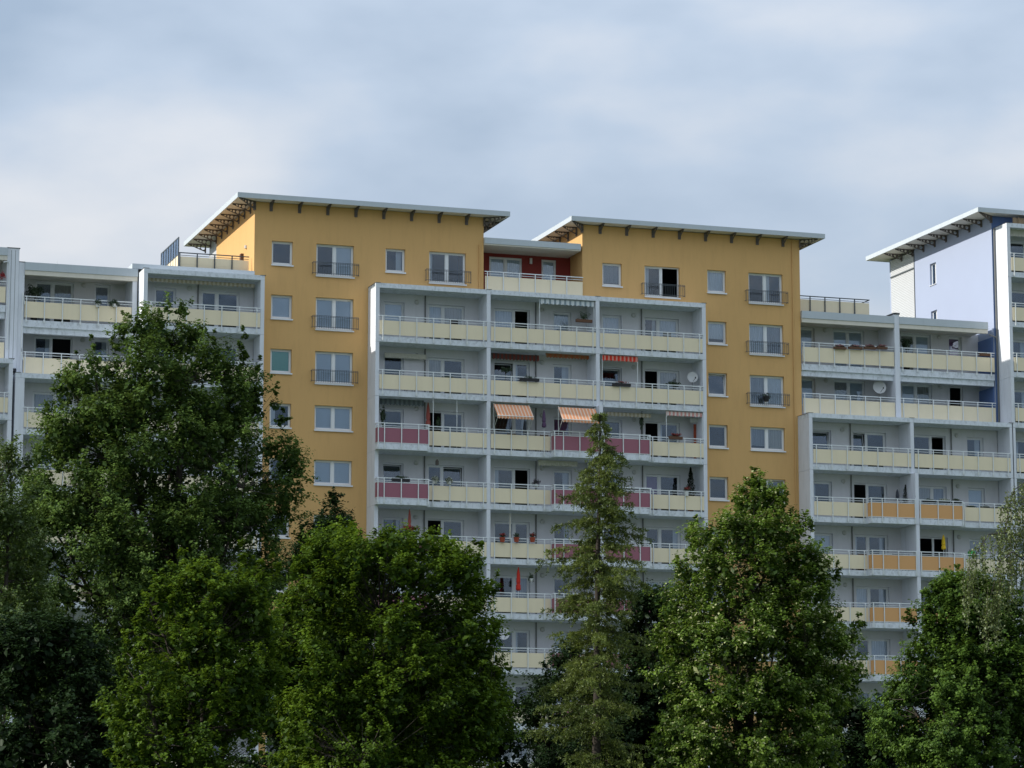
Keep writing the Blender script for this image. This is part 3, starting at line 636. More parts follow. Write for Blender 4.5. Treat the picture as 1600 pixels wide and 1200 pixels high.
# ================================================================== blue tower on the right
BB = empty('apartment_building', (42, 7, GZ), 'blue and lilac apartment tower at the right edge with an overhanging flat roof', 'building', 'connected apartment blocks')
BT = 36.5
bw = [(8.35, 9.12, 33.95, 35.22), (8.35, 9.12, 31.15, 32.42)]
mb = MB(); ys = [1.452, 8.35, 9.12, 11.12]; zs = [GZ, 31.15, 32.42, 33.95, 35.22, BT]
for j in range(len(zs)-1):
    for i in range(3):
        if i == 1 and j in (1, 3): continue
        mb.quad((36, ys[i+1], zs[j]), (36, ys[i], zs[j]), (36, ys[i], zs[j+1]), (36, ys[i+1], zs[j+1]))
for a, c, z0, z1 in bw:
    mb.quad((36, a, z0), (36.25, a, z0), (36.25, a, z1), (36, a, z1)); mb.quad((36, c, z0), (36, c, z1), (36.25, c, z1), (36.25, c, z0))
    mb.quad((36, a, z1), (36.25, a, z1), (36.25, c, z1), (36, c, z1)); mb.quad((36, a, z0), (36, c, z0), (36.25, c, z0), (36.25, a, z0))
mb.build('side_wall', M['lilac'], BB)
for a, c, z0, z1 in bw:
    fr = MB().box(36.12, 36.18, a, a+.07, z0, z1).box(36.12, 36.18, c-.07, c, z0, z1).box(36.12, 36.18, a+.07, c-.07, z0, z0+.07).box(36.12, 36.18, a+.07, c-.07, z1-.07, z1).box(36.121, 36.179, a+.07, a+.32, z0+.07, z1-.07).build('window', M['pvc'], BB)
    MB().box(36.14, 36.15, a+.32, c-.07, z0+.07, z1-.07).build('pane', M['glass'], fr); MB().box(35.95, 36.12, a-.03, c+.03, z0-.03, z0-.001).build('sill', M['pvc'], fr)
mb = MB(); n = 150; z = GZ
while z < BT-.12:
    mb.quad((35.99, 14.3, z), (35.99, 11.13, z), (36.008, 11.13, z+.05), (36.008, 14.3, z+.05)); mb.quad((36.008, 14.3, z+.05), (36.008, 11.13, z+.05), (35.99, 11.13, z+.10), (35.99, 14.3, z+.10)); z += .10
mb.build('corrugated_cladding', M['corr'], BB)
boxpart('corner_strip', M['darkrail'], BB, 35.96, 36.0, 11.10, 11.14, GZ, BT); boxpart('cladding_trim', M['darkrail'], BB, 35.95, 36.0, 11.13, 14.3, 35.35, 35.42)
wall_with_holes('front_wall', M['blue'], BB, 36, 37.0, GZ, BT, 1.45, [])
boxpart('back_wall', M['lilac'], BB, 36.03, 60, 14.3, 14.5, GZ, BT); boxpart('side_wall', M['lilac'], BB, 59.8, 60, 1.7, 14.29, GZ, BT)
SB = {(0, -2): ('r', 'rr'), (0, -1): ('r', 'rr'), (0, 0): ('b', 'rr'), (0, 1): ('r', 'rr'), (0, 2): ('r', 'rr')}
loggia_block(BB, 36.17, ['B', 'A'], -2, 10, SB, {})
wall_with_holes('front_wall', M['blue'], BB, 37.0, 60, 35.6, BT, 1.45, []); wall_with_holes('front_wall', M['lilac'], BB, 48.4, 60, GZ, 35.6, 1.45, [])
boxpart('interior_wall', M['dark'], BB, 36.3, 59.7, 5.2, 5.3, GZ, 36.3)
# dark sheets over the lilac wall, painting the recess shade beside the white wing (upper two storeys)
for k in (0, 1): boxpart('recess_shade_sheet', M['blue'], BB, 35.955, 35.997, 1.60, 3.34, F(k)+.36, F(k)+FH-.33)
penthouse_roof(BB, 34.75, 61, .6, 15.1, 36.5, 36.75, 36.0, 60, 1.45, [], [2.6+1.45*i for i in range(8)], H=.36)
pipe_at(BB, 36.1, 1.42, 5, 35.8, .05)
MB().tube([(35.6, 1.3, 29.75), (36.05, 1.35, 29.62), (36.1, 1.35, 29.4)], .04, 6).build('drain_pipe', M['pipe'], BB)

for bld, xs, zt in ((YB, (-6.5, -1.4, 2.6, 7.0, 11.3, 15.9, 20.1, 25.0), 34.62), (BB, (38.3, 42.0), 36.75), (LB, (-16.0, -11.0), 30.44)):
    for x in xs: MB().tube([(x, 2.2, zt-.1), (x, 2.2, zt+.34)], .012, 5).build('lightning_rod', M['rail'], bld)
for bld, x, y, z in ((YB, 3.0, 8, 34.55), (YB, 19.0, 9, 34.55), (LB, -15.0, 5.0, 30.25), (RB, 27.0, 8.0, 30.3)):
    MB().lathe((x, y, z), [(.12, 0), (.12, .5), (.2, .52), (.2, .58), (.02, .66)], 10).build('vent_pipe', M['zinc'], bld)

# ================================================================== leaves, plants and trees
def leaf_mesh(name, m, P, Nn, size, tint, aspect=.62, fold=.25):
    """P positions, Nn normals, size per leaf -> folded diamond leaves"""
    n = len(P); P = np.asarray(P, float); Nn = Nn/np.linalg.norm(Nn, axis=1, keepdims=True)
    r = rng.normal(size=(n, 3)); A = np.cross(Nn, r); A /= np.linalg.norm(A, axis=1, keepdims=True)
    B = np.cross(Nn, A); s = np.asarray(size).reshape(-1, 1)*np.ones((n, 1))
    v = np.empty((n, 4, 3))
    v[:, 0] = P-A*s*.5; v[:, 1] = P+B*s*aspect*.5+Nn*s*fold*.3; v[:, 2] = P+A*s*.5-Nn*s*.08; v[:, 3] = P-B*s*aspect*.5+Nn*s*fold*.3
    return raw_mesh(name, m, v.reshape(-1, 3), n, tint)
def raw_mesh(name, m, v, n, tint):
    me = bpy.data.meshes.new(name); me.vertices.add(4*n); me.loops.add(6*n); me.polygons.add(2*n)
    me.vertices.foreach_set('co', v.ravel().astype(np.float32))
    base = (np.arange(n)*4)[:, None]; li = (base+np.array([0, 1, 2, 0, 2, 3])[None]).ravel().astype(np.int32)
    me.loops.foreach_set('vertex_index', li); me.polygons.foreach_set('loop_start', (np.arange(2*n)*3).astype(np.int32)); me.polygons.foreach_set('loop_total', np.full(2*n, 3, np.int32))
    me.materials.append(m); me.update(calc_edges=True)
    a = me.attributes.new('tint', 'FLOAT', 'POINT'); a.data.foreach_set('value', np.repeat(tint, 4).astype(np.float32))
    return me

def profile_at(prof, z):
    zs = [p[0] for p in prof]; return np.interp(z, zs, [p[1] for p in prof]), np.interp(z, zs, [p[2] for p in prof])

def tree(name, label, cat, Y, outline, leafm, n_clump, per, leaf, clump=(.35, .75), base_u=None, trunk_r=.22, spikes=(), depth=.8, seedv=1, zlow=None, shoots=6, barkm='bark', ntop=12, up=.6, inner=.38, trunk_top=.8, group=None, holes=(), auto=0, void=-.02, nsc=.62):
    """outline: (v, uL, uR) from the photograph, top first, put on the vertical plane at distance Y"""
    global rng
    rng = np.random.default_rng(seedv); rnd = random.Random(seedv)
    prof = []
    for v, ul, ur in outline:
        (xl, z1), (xr, z2) = on_plane(ul, v, Y), on_plane(ur, v, Y); prof.append(((z1+z2)/2, xl, xr))
    prof.sort(); ztop, zbot = prof[-1][0], prof[0][0]
    if zlow is not None:
        zb, xl, xr = prof[0]; c = (xl+xr)/2; prof.insert(0, (zlow, c+(xl-c)*.55, c+(xr-c)*.55)); zbot = zlow
    cx = np.mean([(p[1]+p[2])/2 for p in prof]); 
    if base_u: cx = on_plane(base_u, 1150, Y)[0]
    T = empty(name, (cx, Y, GZ), label, cat, group)
    # trunk
    H = ztop-GZ; tp = []; ph = rnd.random()*6
    nT = 9; th = H*trunk_top
    for i in range(nT+1):
        t = i/nT; z = GZ+th*t; xl, xr = profile_at(prof, max(z, zbot)); 
        bl = min(1, max(0, (z-zbot)/max(.1, ztop-zbot)))*.75
        x = cx*(1-bl)+(xl+xr)/2*bl
        tp.append(Vector((x+.12*math.sin(ph+t*5)*t, Y+.12*math.cos(ph*2+t*4)*t, z)))
    tr = [trunk_r*(1.25 if i == 0 else 1)*(1-.80*i/nT) for i in range(nT+1)]
    MB().tube(tp, tr, 10).build('trunk', M[barkm], T, smooth=True)
    # clump centres
    C = []; area = []
    zz = np.linspace(zbot, ztop, 60); wv = []
    for z in zz: a, b = profile_at(prof, z); wv.append(max(.05, b-a))
    wv = np.array(wv); cdf = np.cumsum(wv**1.25); cdf /= cdf[-1]
    wmax = wv.max()
    for i in range(n_clump):
        for _ in range(30):
            z = np.interp(rng.random(), cdf, zz); a, b = profile_at(prof, z); hw = (b-a)/2; c = (a+b)/2
            th_ = rng.random()*2*math.pi; rr = rng.random()**inner
            s = rng.uniform(*clump)*min(1, .35+hw/ (wmax*.35))
            hx = max(.05, hw-s*.45); hy = max(.05, hw*depth-s*.4)
            p = np.array([c+hx*rr*math.cos(th_), Y+hy*rr*math.sin(th_), z])
            if z+s*.8 > ztop: p[2] = ztop-s*.8
            nz = noise.noise(Vector((p[0]*nsc+seedv*3.1, p[1]*nsc, p[2]*nsc*1.25)))
            u_ok = not (rr > .5 and nz < void and z < zbot+.88*(ztop-zbot))
            for (hxc, hzc, hr) in holes:
                if (p[0]-hxc)**2+(p[2]-hzc)**2 < hr*hr: u_ok = False
            if u_ok: break
        C.append((p, s))
    for _ in range(auto):          # young shoots all over the upper crown
        z = zbot+(ztop-zbot)*rnd.uniform(.25, .86); a, b = profile_at(prof, z); hw = (b-a)/2; an = rnd.uniform(0, 2*math.pi)
        x, yy = (a+b)/2+hw*.84*math.cos(an), Y+hw*depth*.92*math.sin(an); hgt = min(rnd.uniform(.35, .8), ztop-z); m_n = max(2, int(hgt/.22))
        for j in range(m_n): C.append((np.array([x+rng.normal()*.04, yy, z+hgt-hgt*j/m_n]), .14+.13*j/m_n))
    for (u, v, hgt) in spikes:     # upright young shoots standing out of the crown
        x, z = on_plane(u, v, Y)
        yy = Y+rng.normal()*.3; m_n = max(2, int(hgt/.28))
        for j in range(m_n):
            C.append((np.array([x+rng.normal()*.05, yy, z-.12-hgt*j/m_n]), .17+.16*j/m_n))
    # limbs
    limbs = []; allpts = [(p, i) for i, p in enumerate(tp)]
    idx = [i for i in range(len(C)) if C[i][1] > .2]; rnd.shuffle(idx)
    for q in range(ntop):
        tgt = Vector(C[idx[q % len(idx)]][0]); 
        t0 = .22+.70*rnd.random(); zs = GZ+th*t0
        zs = min(zs, tgt.z-.3*abs(tgt.x-cx)-.2); zs = max(zs, GZ+1.6)
        t0 = min(1, (zs-GZ)/th); fi = t0*nT; i0 = min(nT-1, int(fi)); st = tp[i0].lerp(tp[i0+1], fi-i0)
        pts = []; L = (tgt-st).length
        for j in range(7):
            t = j/6; p = st.lerp(tgt, t); p.z += -math.sin(math.pi*t)*L*.06+rnd.uniform(-1, 1)*.04*L*t*(1-t)*2; p.x += rnd.uniform(-1, 1)*.05*L*t*(1-t)*2
            pts.append(p)
        r0 = max(.03, tr[i0]*.55); limbs.append((pts, r0))
        allpts += [(p, 0) for p in pts[1:]]
    LP = np.array([tuple(a[0]) for a in allpts])
    meshes = [MB() for _ in limbs] or [MB()]
    for (pts, r0), b in zip(limbs, meshes): b.tube(pts, [r0*(1-.8*j/6) for j in range(7)], 6)
    own = {}; ii = len(tp)
    for li in range(len(limbs)):
        for j in range(6): own[ii] = li; ii += 1
    tw = MB()
    for p, s in C:
        low = LP.copy(); d = np.linalg.norm(LP-p, axis=1)+np.maximum(0, LP[:, 2]-p[2]+.1)*2
        k = int(d.argmin()); a = Vector(LP[k]); e_ = Vector(p); mid = a.lerp(e_, .5)+Vector((0, 0, -.05*(e_-a).length))
        b = meshes[own[k]] if k in own else tw
        b.tube([a, mid, e_], [.014+.008*s, .010, .004], 3, cap=False)
    for b in meshes:
        if b.v: b.build('limb', M[barkm], T)
    if tw.v: tw.build('twigs', M[barkm], T)['kind'] = 'stuff'
    # leaves on short shoots inside each clump
    Ps, Ns, Ss, Ts = [], [], [], []
    for p, s in C:
        nl = max(8, int(per*(s/.55)**2*(2.6 if s < .27 else 1))); tint_c = np.clip(rng.normal(.40, .30), 0, 1)
        out_ = p-np.array([cx, Y, (zbot+ztop)/2-.3*(ztop-zbot)]); out_ /= np.linalg.norm(out_)+1e-6
        ns = max(2, int(shoots*(s/.5)))
        dirs = rng.normal(size=(ns, 3))+out_*.9+np.array([0, 0, up]); dirs /= np.linalg.norm(dirs, axis=1, keepdims=True)
        org = p+rng.normal(size=(ns, 3))*s*.22
        which = rng.integers(0, ns, nl); t = rng.random(nl)**.75
        pos = org[which]+dirs[which]*(t*s*1.05)[:, None]+rng.normal(size=(nl, 3))*s*.14*np.array([1, 1, .8])
        nrm = rng.normal(size=(nl, 3))*.50+out_*.45+np.array([0, 0, .80])+dirs[which]*.35
        Ps.append(pos); Ns.append(nrm); Ss.append(leaf*rng.uniform(.65, 1.25, nl)); Ts.append(np.clip(tint_c+rng.normal(size=nl)*.08+.75*(t-.55), 0, 1))  # tip leaves tinted lighter: sunlit crown tops put into the leaf colour
        if s > .24:      # larger fill leaves at the clump core, darkest tint stands for inner shade
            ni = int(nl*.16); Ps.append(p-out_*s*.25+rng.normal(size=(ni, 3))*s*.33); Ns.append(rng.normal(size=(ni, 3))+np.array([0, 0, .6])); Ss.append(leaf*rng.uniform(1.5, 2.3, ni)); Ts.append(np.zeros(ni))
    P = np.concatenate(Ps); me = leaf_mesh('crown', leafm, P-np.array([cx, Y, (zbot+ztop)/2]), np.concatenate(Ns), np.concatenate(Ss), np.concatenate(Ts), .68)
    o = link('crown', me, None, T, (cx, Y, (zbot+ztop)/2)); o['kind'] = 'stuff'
    return T

QD = 1.0
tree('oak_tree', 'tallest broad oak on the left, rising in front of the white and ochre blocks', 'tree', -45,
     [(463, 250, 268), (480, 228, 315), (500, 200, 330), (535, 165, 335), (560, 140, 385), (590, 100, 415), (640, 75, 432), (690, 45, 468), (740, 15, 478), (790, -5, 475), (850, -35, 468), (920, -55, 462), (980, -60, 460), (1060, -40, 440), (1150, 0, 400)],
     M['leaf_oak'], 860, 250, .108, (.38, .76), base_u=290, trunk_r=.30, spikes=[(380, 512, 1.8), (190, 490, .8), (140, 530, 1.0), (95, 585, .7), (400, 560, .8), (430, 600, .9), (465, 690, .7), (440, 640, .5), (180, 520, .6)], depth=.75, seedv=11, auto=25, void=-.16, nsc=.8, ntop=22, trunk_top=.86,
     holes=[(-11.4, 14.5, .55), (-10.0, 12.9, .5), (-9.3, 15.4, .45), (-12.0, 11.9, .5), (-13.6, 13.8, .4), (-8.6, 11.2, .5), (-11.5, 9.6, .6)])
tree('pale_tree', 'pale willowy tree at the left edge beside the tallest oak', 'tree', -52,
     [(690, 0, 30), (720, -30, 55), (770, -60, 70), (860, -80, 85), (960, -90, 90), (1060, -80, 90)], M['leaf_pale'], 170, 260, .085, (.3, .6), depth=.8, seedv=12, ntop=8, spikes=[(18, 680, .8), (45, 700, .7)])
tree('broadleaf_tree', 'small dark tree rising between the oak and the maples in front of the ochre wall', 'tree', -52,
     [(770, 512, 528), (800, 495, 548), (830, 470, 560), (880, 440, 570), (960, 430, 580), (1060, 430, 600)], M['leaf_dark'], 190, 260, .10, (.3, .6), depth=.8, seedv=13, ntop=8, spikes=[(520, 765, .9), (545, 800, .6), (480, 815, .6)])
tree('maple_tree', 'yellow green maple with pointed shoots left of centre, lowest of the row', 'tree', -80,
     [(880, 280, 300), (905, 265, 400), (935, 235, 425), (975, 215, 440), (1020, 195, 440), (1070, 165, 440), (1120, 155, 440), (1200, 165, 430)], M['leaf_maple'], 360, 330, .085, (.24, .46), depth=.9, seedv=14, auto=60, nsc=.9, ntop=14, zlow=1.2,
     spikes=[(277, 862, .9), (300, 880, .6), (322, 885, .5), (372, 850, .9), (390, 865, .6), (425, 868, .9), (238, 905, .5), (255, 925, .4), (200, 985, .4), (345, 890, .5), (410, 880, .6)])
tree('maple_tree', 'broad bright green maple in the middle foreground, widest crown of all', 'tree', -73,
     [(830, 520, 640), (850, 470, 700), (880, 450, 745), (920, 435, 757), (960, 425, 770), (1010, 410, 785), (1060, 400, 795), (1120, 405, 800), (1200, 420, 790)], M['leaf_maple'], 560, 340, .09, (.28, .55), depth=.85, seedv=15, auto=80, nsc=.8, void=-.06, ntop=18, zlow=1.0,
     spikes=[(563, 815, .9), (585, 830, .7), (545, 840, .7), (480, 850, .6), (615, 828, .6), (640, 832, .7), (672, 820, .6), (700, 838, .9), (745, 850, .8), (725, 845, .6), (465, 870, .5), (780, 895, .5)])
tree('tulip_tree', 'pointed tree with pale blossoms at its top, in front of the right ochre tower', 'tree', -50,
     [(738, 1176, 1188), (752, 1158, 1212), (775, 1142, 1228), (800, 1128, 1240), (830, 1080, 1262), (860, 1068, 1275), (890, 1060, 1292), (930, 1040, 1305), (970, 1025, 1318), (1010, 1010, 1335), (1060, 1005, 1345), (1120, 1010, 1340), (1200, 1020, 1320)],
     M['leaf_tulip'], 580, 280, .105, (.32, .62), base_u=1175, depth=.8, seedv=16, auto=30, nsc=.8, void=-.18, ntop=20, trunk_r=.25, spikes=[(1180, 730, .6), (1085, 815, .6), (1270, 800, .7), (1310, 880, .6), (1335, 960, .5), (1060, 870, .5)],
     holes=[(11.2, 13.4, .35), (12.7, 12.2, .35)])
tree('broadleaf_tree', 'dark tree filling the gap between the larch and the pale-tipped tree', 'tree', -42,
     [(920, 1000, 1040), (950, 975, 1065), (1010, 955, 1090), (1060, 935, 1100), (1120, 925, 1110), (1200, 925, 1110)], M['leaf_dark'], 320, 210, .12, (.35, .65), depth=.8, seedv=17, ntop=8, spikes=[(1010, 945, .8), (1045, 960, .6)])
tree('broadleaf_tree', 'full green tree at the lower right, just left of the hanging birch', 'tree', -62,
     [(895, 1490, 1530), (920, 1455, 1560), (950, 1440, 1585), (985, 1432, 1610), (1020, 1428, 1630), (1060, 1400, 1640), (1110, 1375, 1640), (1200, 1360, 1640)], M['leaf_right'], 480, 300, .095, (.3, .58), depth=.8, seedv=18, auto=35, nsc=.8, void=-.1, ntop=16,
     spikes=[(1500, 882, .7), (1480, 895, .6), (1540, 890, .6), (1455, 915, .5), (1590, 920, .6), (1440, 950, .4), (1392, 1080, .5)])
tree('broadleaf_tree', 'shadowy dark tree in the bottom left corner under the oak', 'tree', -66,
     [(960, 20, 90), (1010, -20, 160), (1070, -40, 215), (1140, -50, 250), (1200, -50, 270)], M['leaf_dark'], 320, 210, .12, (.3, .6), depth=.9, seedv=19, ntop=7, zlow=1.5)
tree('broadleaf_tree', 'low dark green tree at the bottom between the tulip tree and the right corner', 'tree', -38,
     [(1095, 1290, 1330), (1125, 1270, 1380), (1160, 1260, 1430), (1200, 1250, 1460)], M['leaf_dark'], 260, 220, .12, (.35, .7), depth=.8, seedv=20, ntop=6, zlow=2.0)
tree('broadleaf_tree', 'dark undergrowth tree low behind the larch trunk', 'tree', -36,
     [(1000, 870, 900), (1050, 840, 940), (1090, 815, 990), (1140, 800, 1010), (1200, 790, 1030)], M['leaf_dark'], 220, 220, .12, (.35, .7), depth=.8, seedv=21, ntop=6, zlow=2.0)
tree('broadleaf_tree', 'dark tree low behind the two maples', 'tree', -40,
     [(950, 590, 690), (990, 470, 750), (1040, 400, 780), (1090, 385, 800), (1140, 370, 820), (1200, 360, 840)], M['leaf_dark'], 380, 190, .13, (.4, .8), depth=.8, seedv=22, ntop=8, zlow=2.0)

def larch():
    global rng
    rng = np.random.default_rng(33); Y = -55
    bx, _ = on_plane(925, 1150, Y); tx, tz = on_plane(937, 636, Y)
    T = empty('larch_tree', (bx, Y, GZ), 'slender yellow green larch with drooping branches in front of the white loggias', 'tree')
    H = tz-GZ; n = 12
    tp = [Vector((bx+(tx-bx)*(i/n)**.8, Y+.05*math.sin(i), GZ+H*.985*i/n)) for i in range(n+1)]
    MB().tube(tp, [.20*(1-.93*i/n)+.008 for i in range(n+1)], 8).build('trunk', M['bark'], T, smooth=True)
    # crown half widths in metres against height, left and right
    rows = [(640, 10, 8), (665, 14, 15), (700, 26, 36), (740, 50, 42), (780, 60, 60), (830, 70, 72), (880, 84, 90), (930, 98, 78), (980, 104, 78), (1040, 104, 76), (1120, 100, 76), (1250, 80, 70)]
    zs = [on_plane(930, v, Y)[1] for v, _, _ in rows]; 
    ppm = 4570/ (math.hypot(bx-CAMP[0], Y-CAMP[1]))
    lw = [l/ppm for _, l, _ in rows]; rwid = [r/ppm for _, _, r in rows]
    br = MB(); Ps = []; Ds = []; Ls = []; Ts = []
    limbs = []
    z = tz-.12; rnd = random.Random(5)
    while z > GZ+1.5:
        for q in range(rnd.choice((2, 3, 3))):
            az = rnd.random()*2*math.pi; c = math.cos(az)
            lmax = np.interp(-z, [-a for a in zs], rwid if c > 0 else lw)
            L = lmax*rnd.choice((rnd.uniform(.4, .8), rnd.uniform(.75, 1.2))); 
            if L < .15: L = .15
            fr = min(1, (z-GZ)/H); i0 = min(n-1, int(fr*n/.985)); base = tp[i0].lerp(tp[i0+1], min(1, fr*n/.985-i0))
            d = Vector((c, math.sin(az), 0)); pts = []; droop = rnd.uniform(.10, .28); m = 7
            for j in range(m+1):
                t = j/m; pts.append(base+d*L*t+Vector((0, 0, L*(.28*t-(droop+.25)*t*t+.12*t**4)))+Vector((rnd.uniform(-1, 1), rnd.uniform(-1, 1), 0))*.03*L*t)
            mb = MB(); mb.tube(pts, [max(.004, .018*(L/2)*(1-.85*j/m)) for j in range(m+1)], 4, cap=False); limbs.append((L, mb))
            tb = rng.normal(.45, .25)
            # side twigs and needle tufts
            ntw = int(L*23)+5
            for _ in range(ntw):
                t = rnd.uniform(.12, 1); f = t*m; i1 = min(m-1, int(f)); p = pts[i1].lerp(pts[i1+1], f-i1)
                side = Vector((-d.y, d.x, 0))*rnd.choice((-1, 1)); dl = rnd.uniform(.14, .50)*(1.2-.5*t)*min(1, L+.25)
                e_ = p+side*dl*rnd.uniform(.3, 1)+d*dl*.5+Vector((0, 0, -dl*rnd.uniform(-.1, 1.3)))
                k = int(dl/.022)+3
                tt = rng.random(k); pos = np.array(p)[None]*(1-tt[:, None])+np.array(e_)[None]*tt[:, None]
                dirv = rng.normal(size=(k, 3))*.6+np.array([side.x*.3+d.x*.4, side.y*.3+d.y*.4, -.15])
                Ps.append(pos); Ds.append(dirv); Ls.append(rng.uniform(.06, .13, k)); Ts.append(np.clip(tb+rng.normal(size=k)*.15, 0, 1))
                if rnd.random() < .2: mb.tube([p, e_], [.006, .003], 3, cap=False)
        z -= rnd.uniform(.10, .19)
    limbs.sort(key=lambda a: -a[0])
    for L, mb in limbs[:24]: mb.build('limb', M['bark'], T)
    for L, mb in limbs[24:]:
        nb = len(br.v); br.v += mb.v; br.f += [tuple(i+nb for i in f) for f in mb.f]
    br.build('branchlets', M['bark'], T)['kind'] = 'stuff'
    P = np.concatenate(Ps); D = np.concatenate(Ds); D /= np.linalg.norm(D, axis=1, keepdims=True); Ln = np.concatenate(Ls)[:, None]
    S = np.cross(D, rng.normal(size=D.shape)); S /= np.linalg.norm(S, axis=1, keepdims=True)
    wd = .016; v = np.empty((len(P), 4, 3)); o_ = np.array([bx, Y, GZ+H/2]); P = P-o_
    v[:, 0] = P; v[:, 1] = P+D*Ln*.5+S*wd; v[:, 2] = P+D*Ln; v[:, 3] = P+D*Ln*.5-S*wd
    o = link('crown', raw_mesh('crown', M['needle'], v.reshape(-1, 3), len(P), np.concatenate(Ts)), None, T, tuple(o_)); o['kind'] = 'stuff'
larch()

def birch():
    global rng
    rng = np.random.default_rng(44); rnd = random.Random(9); Y = -74
    bx, _ = on_plane(1660, 1100, Y); T = empty('birch_tree', (bx, Y, GZ), 'weeping birch at the right edge with long hanging twigs', 'tree')
    ppm = 4570/math.hypot(bx-CAMP[0], Y-CAMP[1])
    _, ztop = on_plane(1620, 735, Y)
    tp = [Vector((bx-.02*i, Y, GZ+(ztop-GZ+.4)*i/8)) for i in range(9)]
    MB().tube(tp, [.16*(1-.85*i/8) for i in range(9)], 8).build('trunk', M['birchbark'], T, smooth=True)
    arcs = []
    def W(u, v, dy=0): x, z = on_plane(u, v, Y); return Vector((x, Y+dy, z))
    arcs.append([W(1655, 900), W(1620, 850), W(1580, 832), W(1545, 835), W(1522, 870), W(1508, 905)])
    arcs.append([W(1655, 860), W(1620, 780), W(1600, 755), W(1585, 765), W(1575, 800), W(1568, 850)])
    arcs.append([W(1655, 940, -.4), W(1610, 890, -.4), W(1570, 865, -.4), W(1550, 880, -.4), W(1540, 920, -.4), W(1532, 950, -.4)])
    for i in range(8):
        u = rnd.uniform(1600, 1690); v = rnd.uniform(745, 900); dy = rnd.uniform(-1.3, 1.3)
        arcs.append([W(1660, v+60, dy*.3), W((u+1660)/2, v+10, dy*.7), W(u, v, dy), W(u-6, v+30, dy), W(u-10, v+80, dy)])
    Ps, Ns, Ss, Ts = [], [], [], []; tw = MB()
    for a in arcs:
        mb = MB(); mb.tube(a, [.03*(1-.8*i/(len(a)-1)) for i in range(len(a))], 5, cap=False); mb.build('limb', M['bark'], T)
        for s in range(44):
            f = rnd.uniform(.8, len(a)-1.01); i = int(f); p = a[i].lerp(a[i+1], f-i)+Vector((rnd.uniform(-.18, .18), rnd.uniform(-.25, .25), rnd.uniform(-.1, .05)))
            L = rnd.uniform(.5, 1.7); e_ = p+Vector((rnd.uniform(-.12, .12), rnd.uniform(-.12, .12), -L)); tw.tube([p, e_], [.005, .002], 3, cap=False)
            k = int(L*46); t = rng.random(k)[:, None]; pos = np.array(p)*(1-t)+np.array(e_)*t+rng.normal(size=(k, 3))*.04
            Ps.append(pos); nn = rng.normal(size=(k, 3)); nn[:, 2] *= .6; Ns.append(nn); Ss.append(rng.uniform(.045, .09, k)); Ts.append(np.clip(rng.normal(.4+.2*rnd.random(), .2, k), 0, 1))
    tw.build('hanging_twigs', M['bark'], T)['kind'] = 'stuff'
    P = np.concatenate(Ps); o_ = np.array([bx, Y, 5.]); o = link('crown', leaf_mesh('crown', M['leaf_birch'], P-o_, np.concatenate(Ns), np.concatenate(Ss), np.concatenate(Ts), .7), None, T, tuple(o_)); o['kind'] = 'stuff'
birch()

# ------------------------------------------------------------------ things on the balconies
def foliage_part(T, m, c, rad, n, size, name='foliage', updir=.3, seedv=3):
    global rng
    rng = np.random.default_rng(seedv); c = np.array(c, float); rad = np.array(rad); n = int(n*3)
    d = rng.normal(size=(n, 3)); d /= np.linalg.norm(d, axis=1, keepdims=True); P = d*rad*(rng.random(n)**.45*(.75+.25*np.sin(5*d[:, 0]+3*d[:, 2]+seedv)))[:, None]
    o = link(name, leaf_mesh(name, m, P, d+rng.normal(size=(n, 3))*.6+np.array([0, 0, updir]), rng.uniform(.6, 1.2, n)*size, rng.random(n)), None, T, tuple(c)); o['kind'] = 'stuff'; return o
def pot(T, x, y, z, r, h, m='terracotta'):
    return MB().lathe((x, y, z), [(r*.72, 0), (r*.95, h*.85), (r*1.05, h*.85), (r*1.05, h), (r*.9, h)], 12).build('pot', M[m], T)
def flower_pot(u, v, Y, label, petal=None, potm='terracotta', r=.12, h=.18, fr=(.2, .18, .2), nm='flower_pot', cat='flower pot', group=None, n=120, seedv=5, ls=.06, petal_n=60):
    x, z = on_plane(u, v, Y); T = empty(nm, (x, Y, z), label, cat, group); pot(T, x, Y, z, r, h, potm)
    foliage_part(T, M['leaf_plant'], (x, Y, z+h+fr[2]*.6), fr, n, ls, seedv=seedv)
    if petal: foliage_part(T, M[petal], (x, Y-.03, z+h+fr[2]*.8), (fr[0]*.95, fr[1]*.95, fr[2]*.7), petal_n, ls*.9, 'blossoms', seedv=seedv+1)
    return T
def parasol_closed(u, vt, vb, Y, m, label, r=.13):
    x, zt = on_plane(u, vt, Y); _, zb = on_plane(u, vb, Y); T = empty('parasol', (x, Y, zb), label, 'parasol')
    L = zt-zb; MB().lathe((x, Y, zb+L*.12), [(r*.6, 0), (r, L*.05), (r*.9, L*.2), (r*.62, L*.24), (r*.85, L*.32), (r*.6, L*.65), (.02, L*.86)], 9).build('canopy', M[m], T)
    MB().tube([(x, Y, zb-.6), (x, Y, zt+.02)], .015, 6).build('pole', M['rail'], T); return T
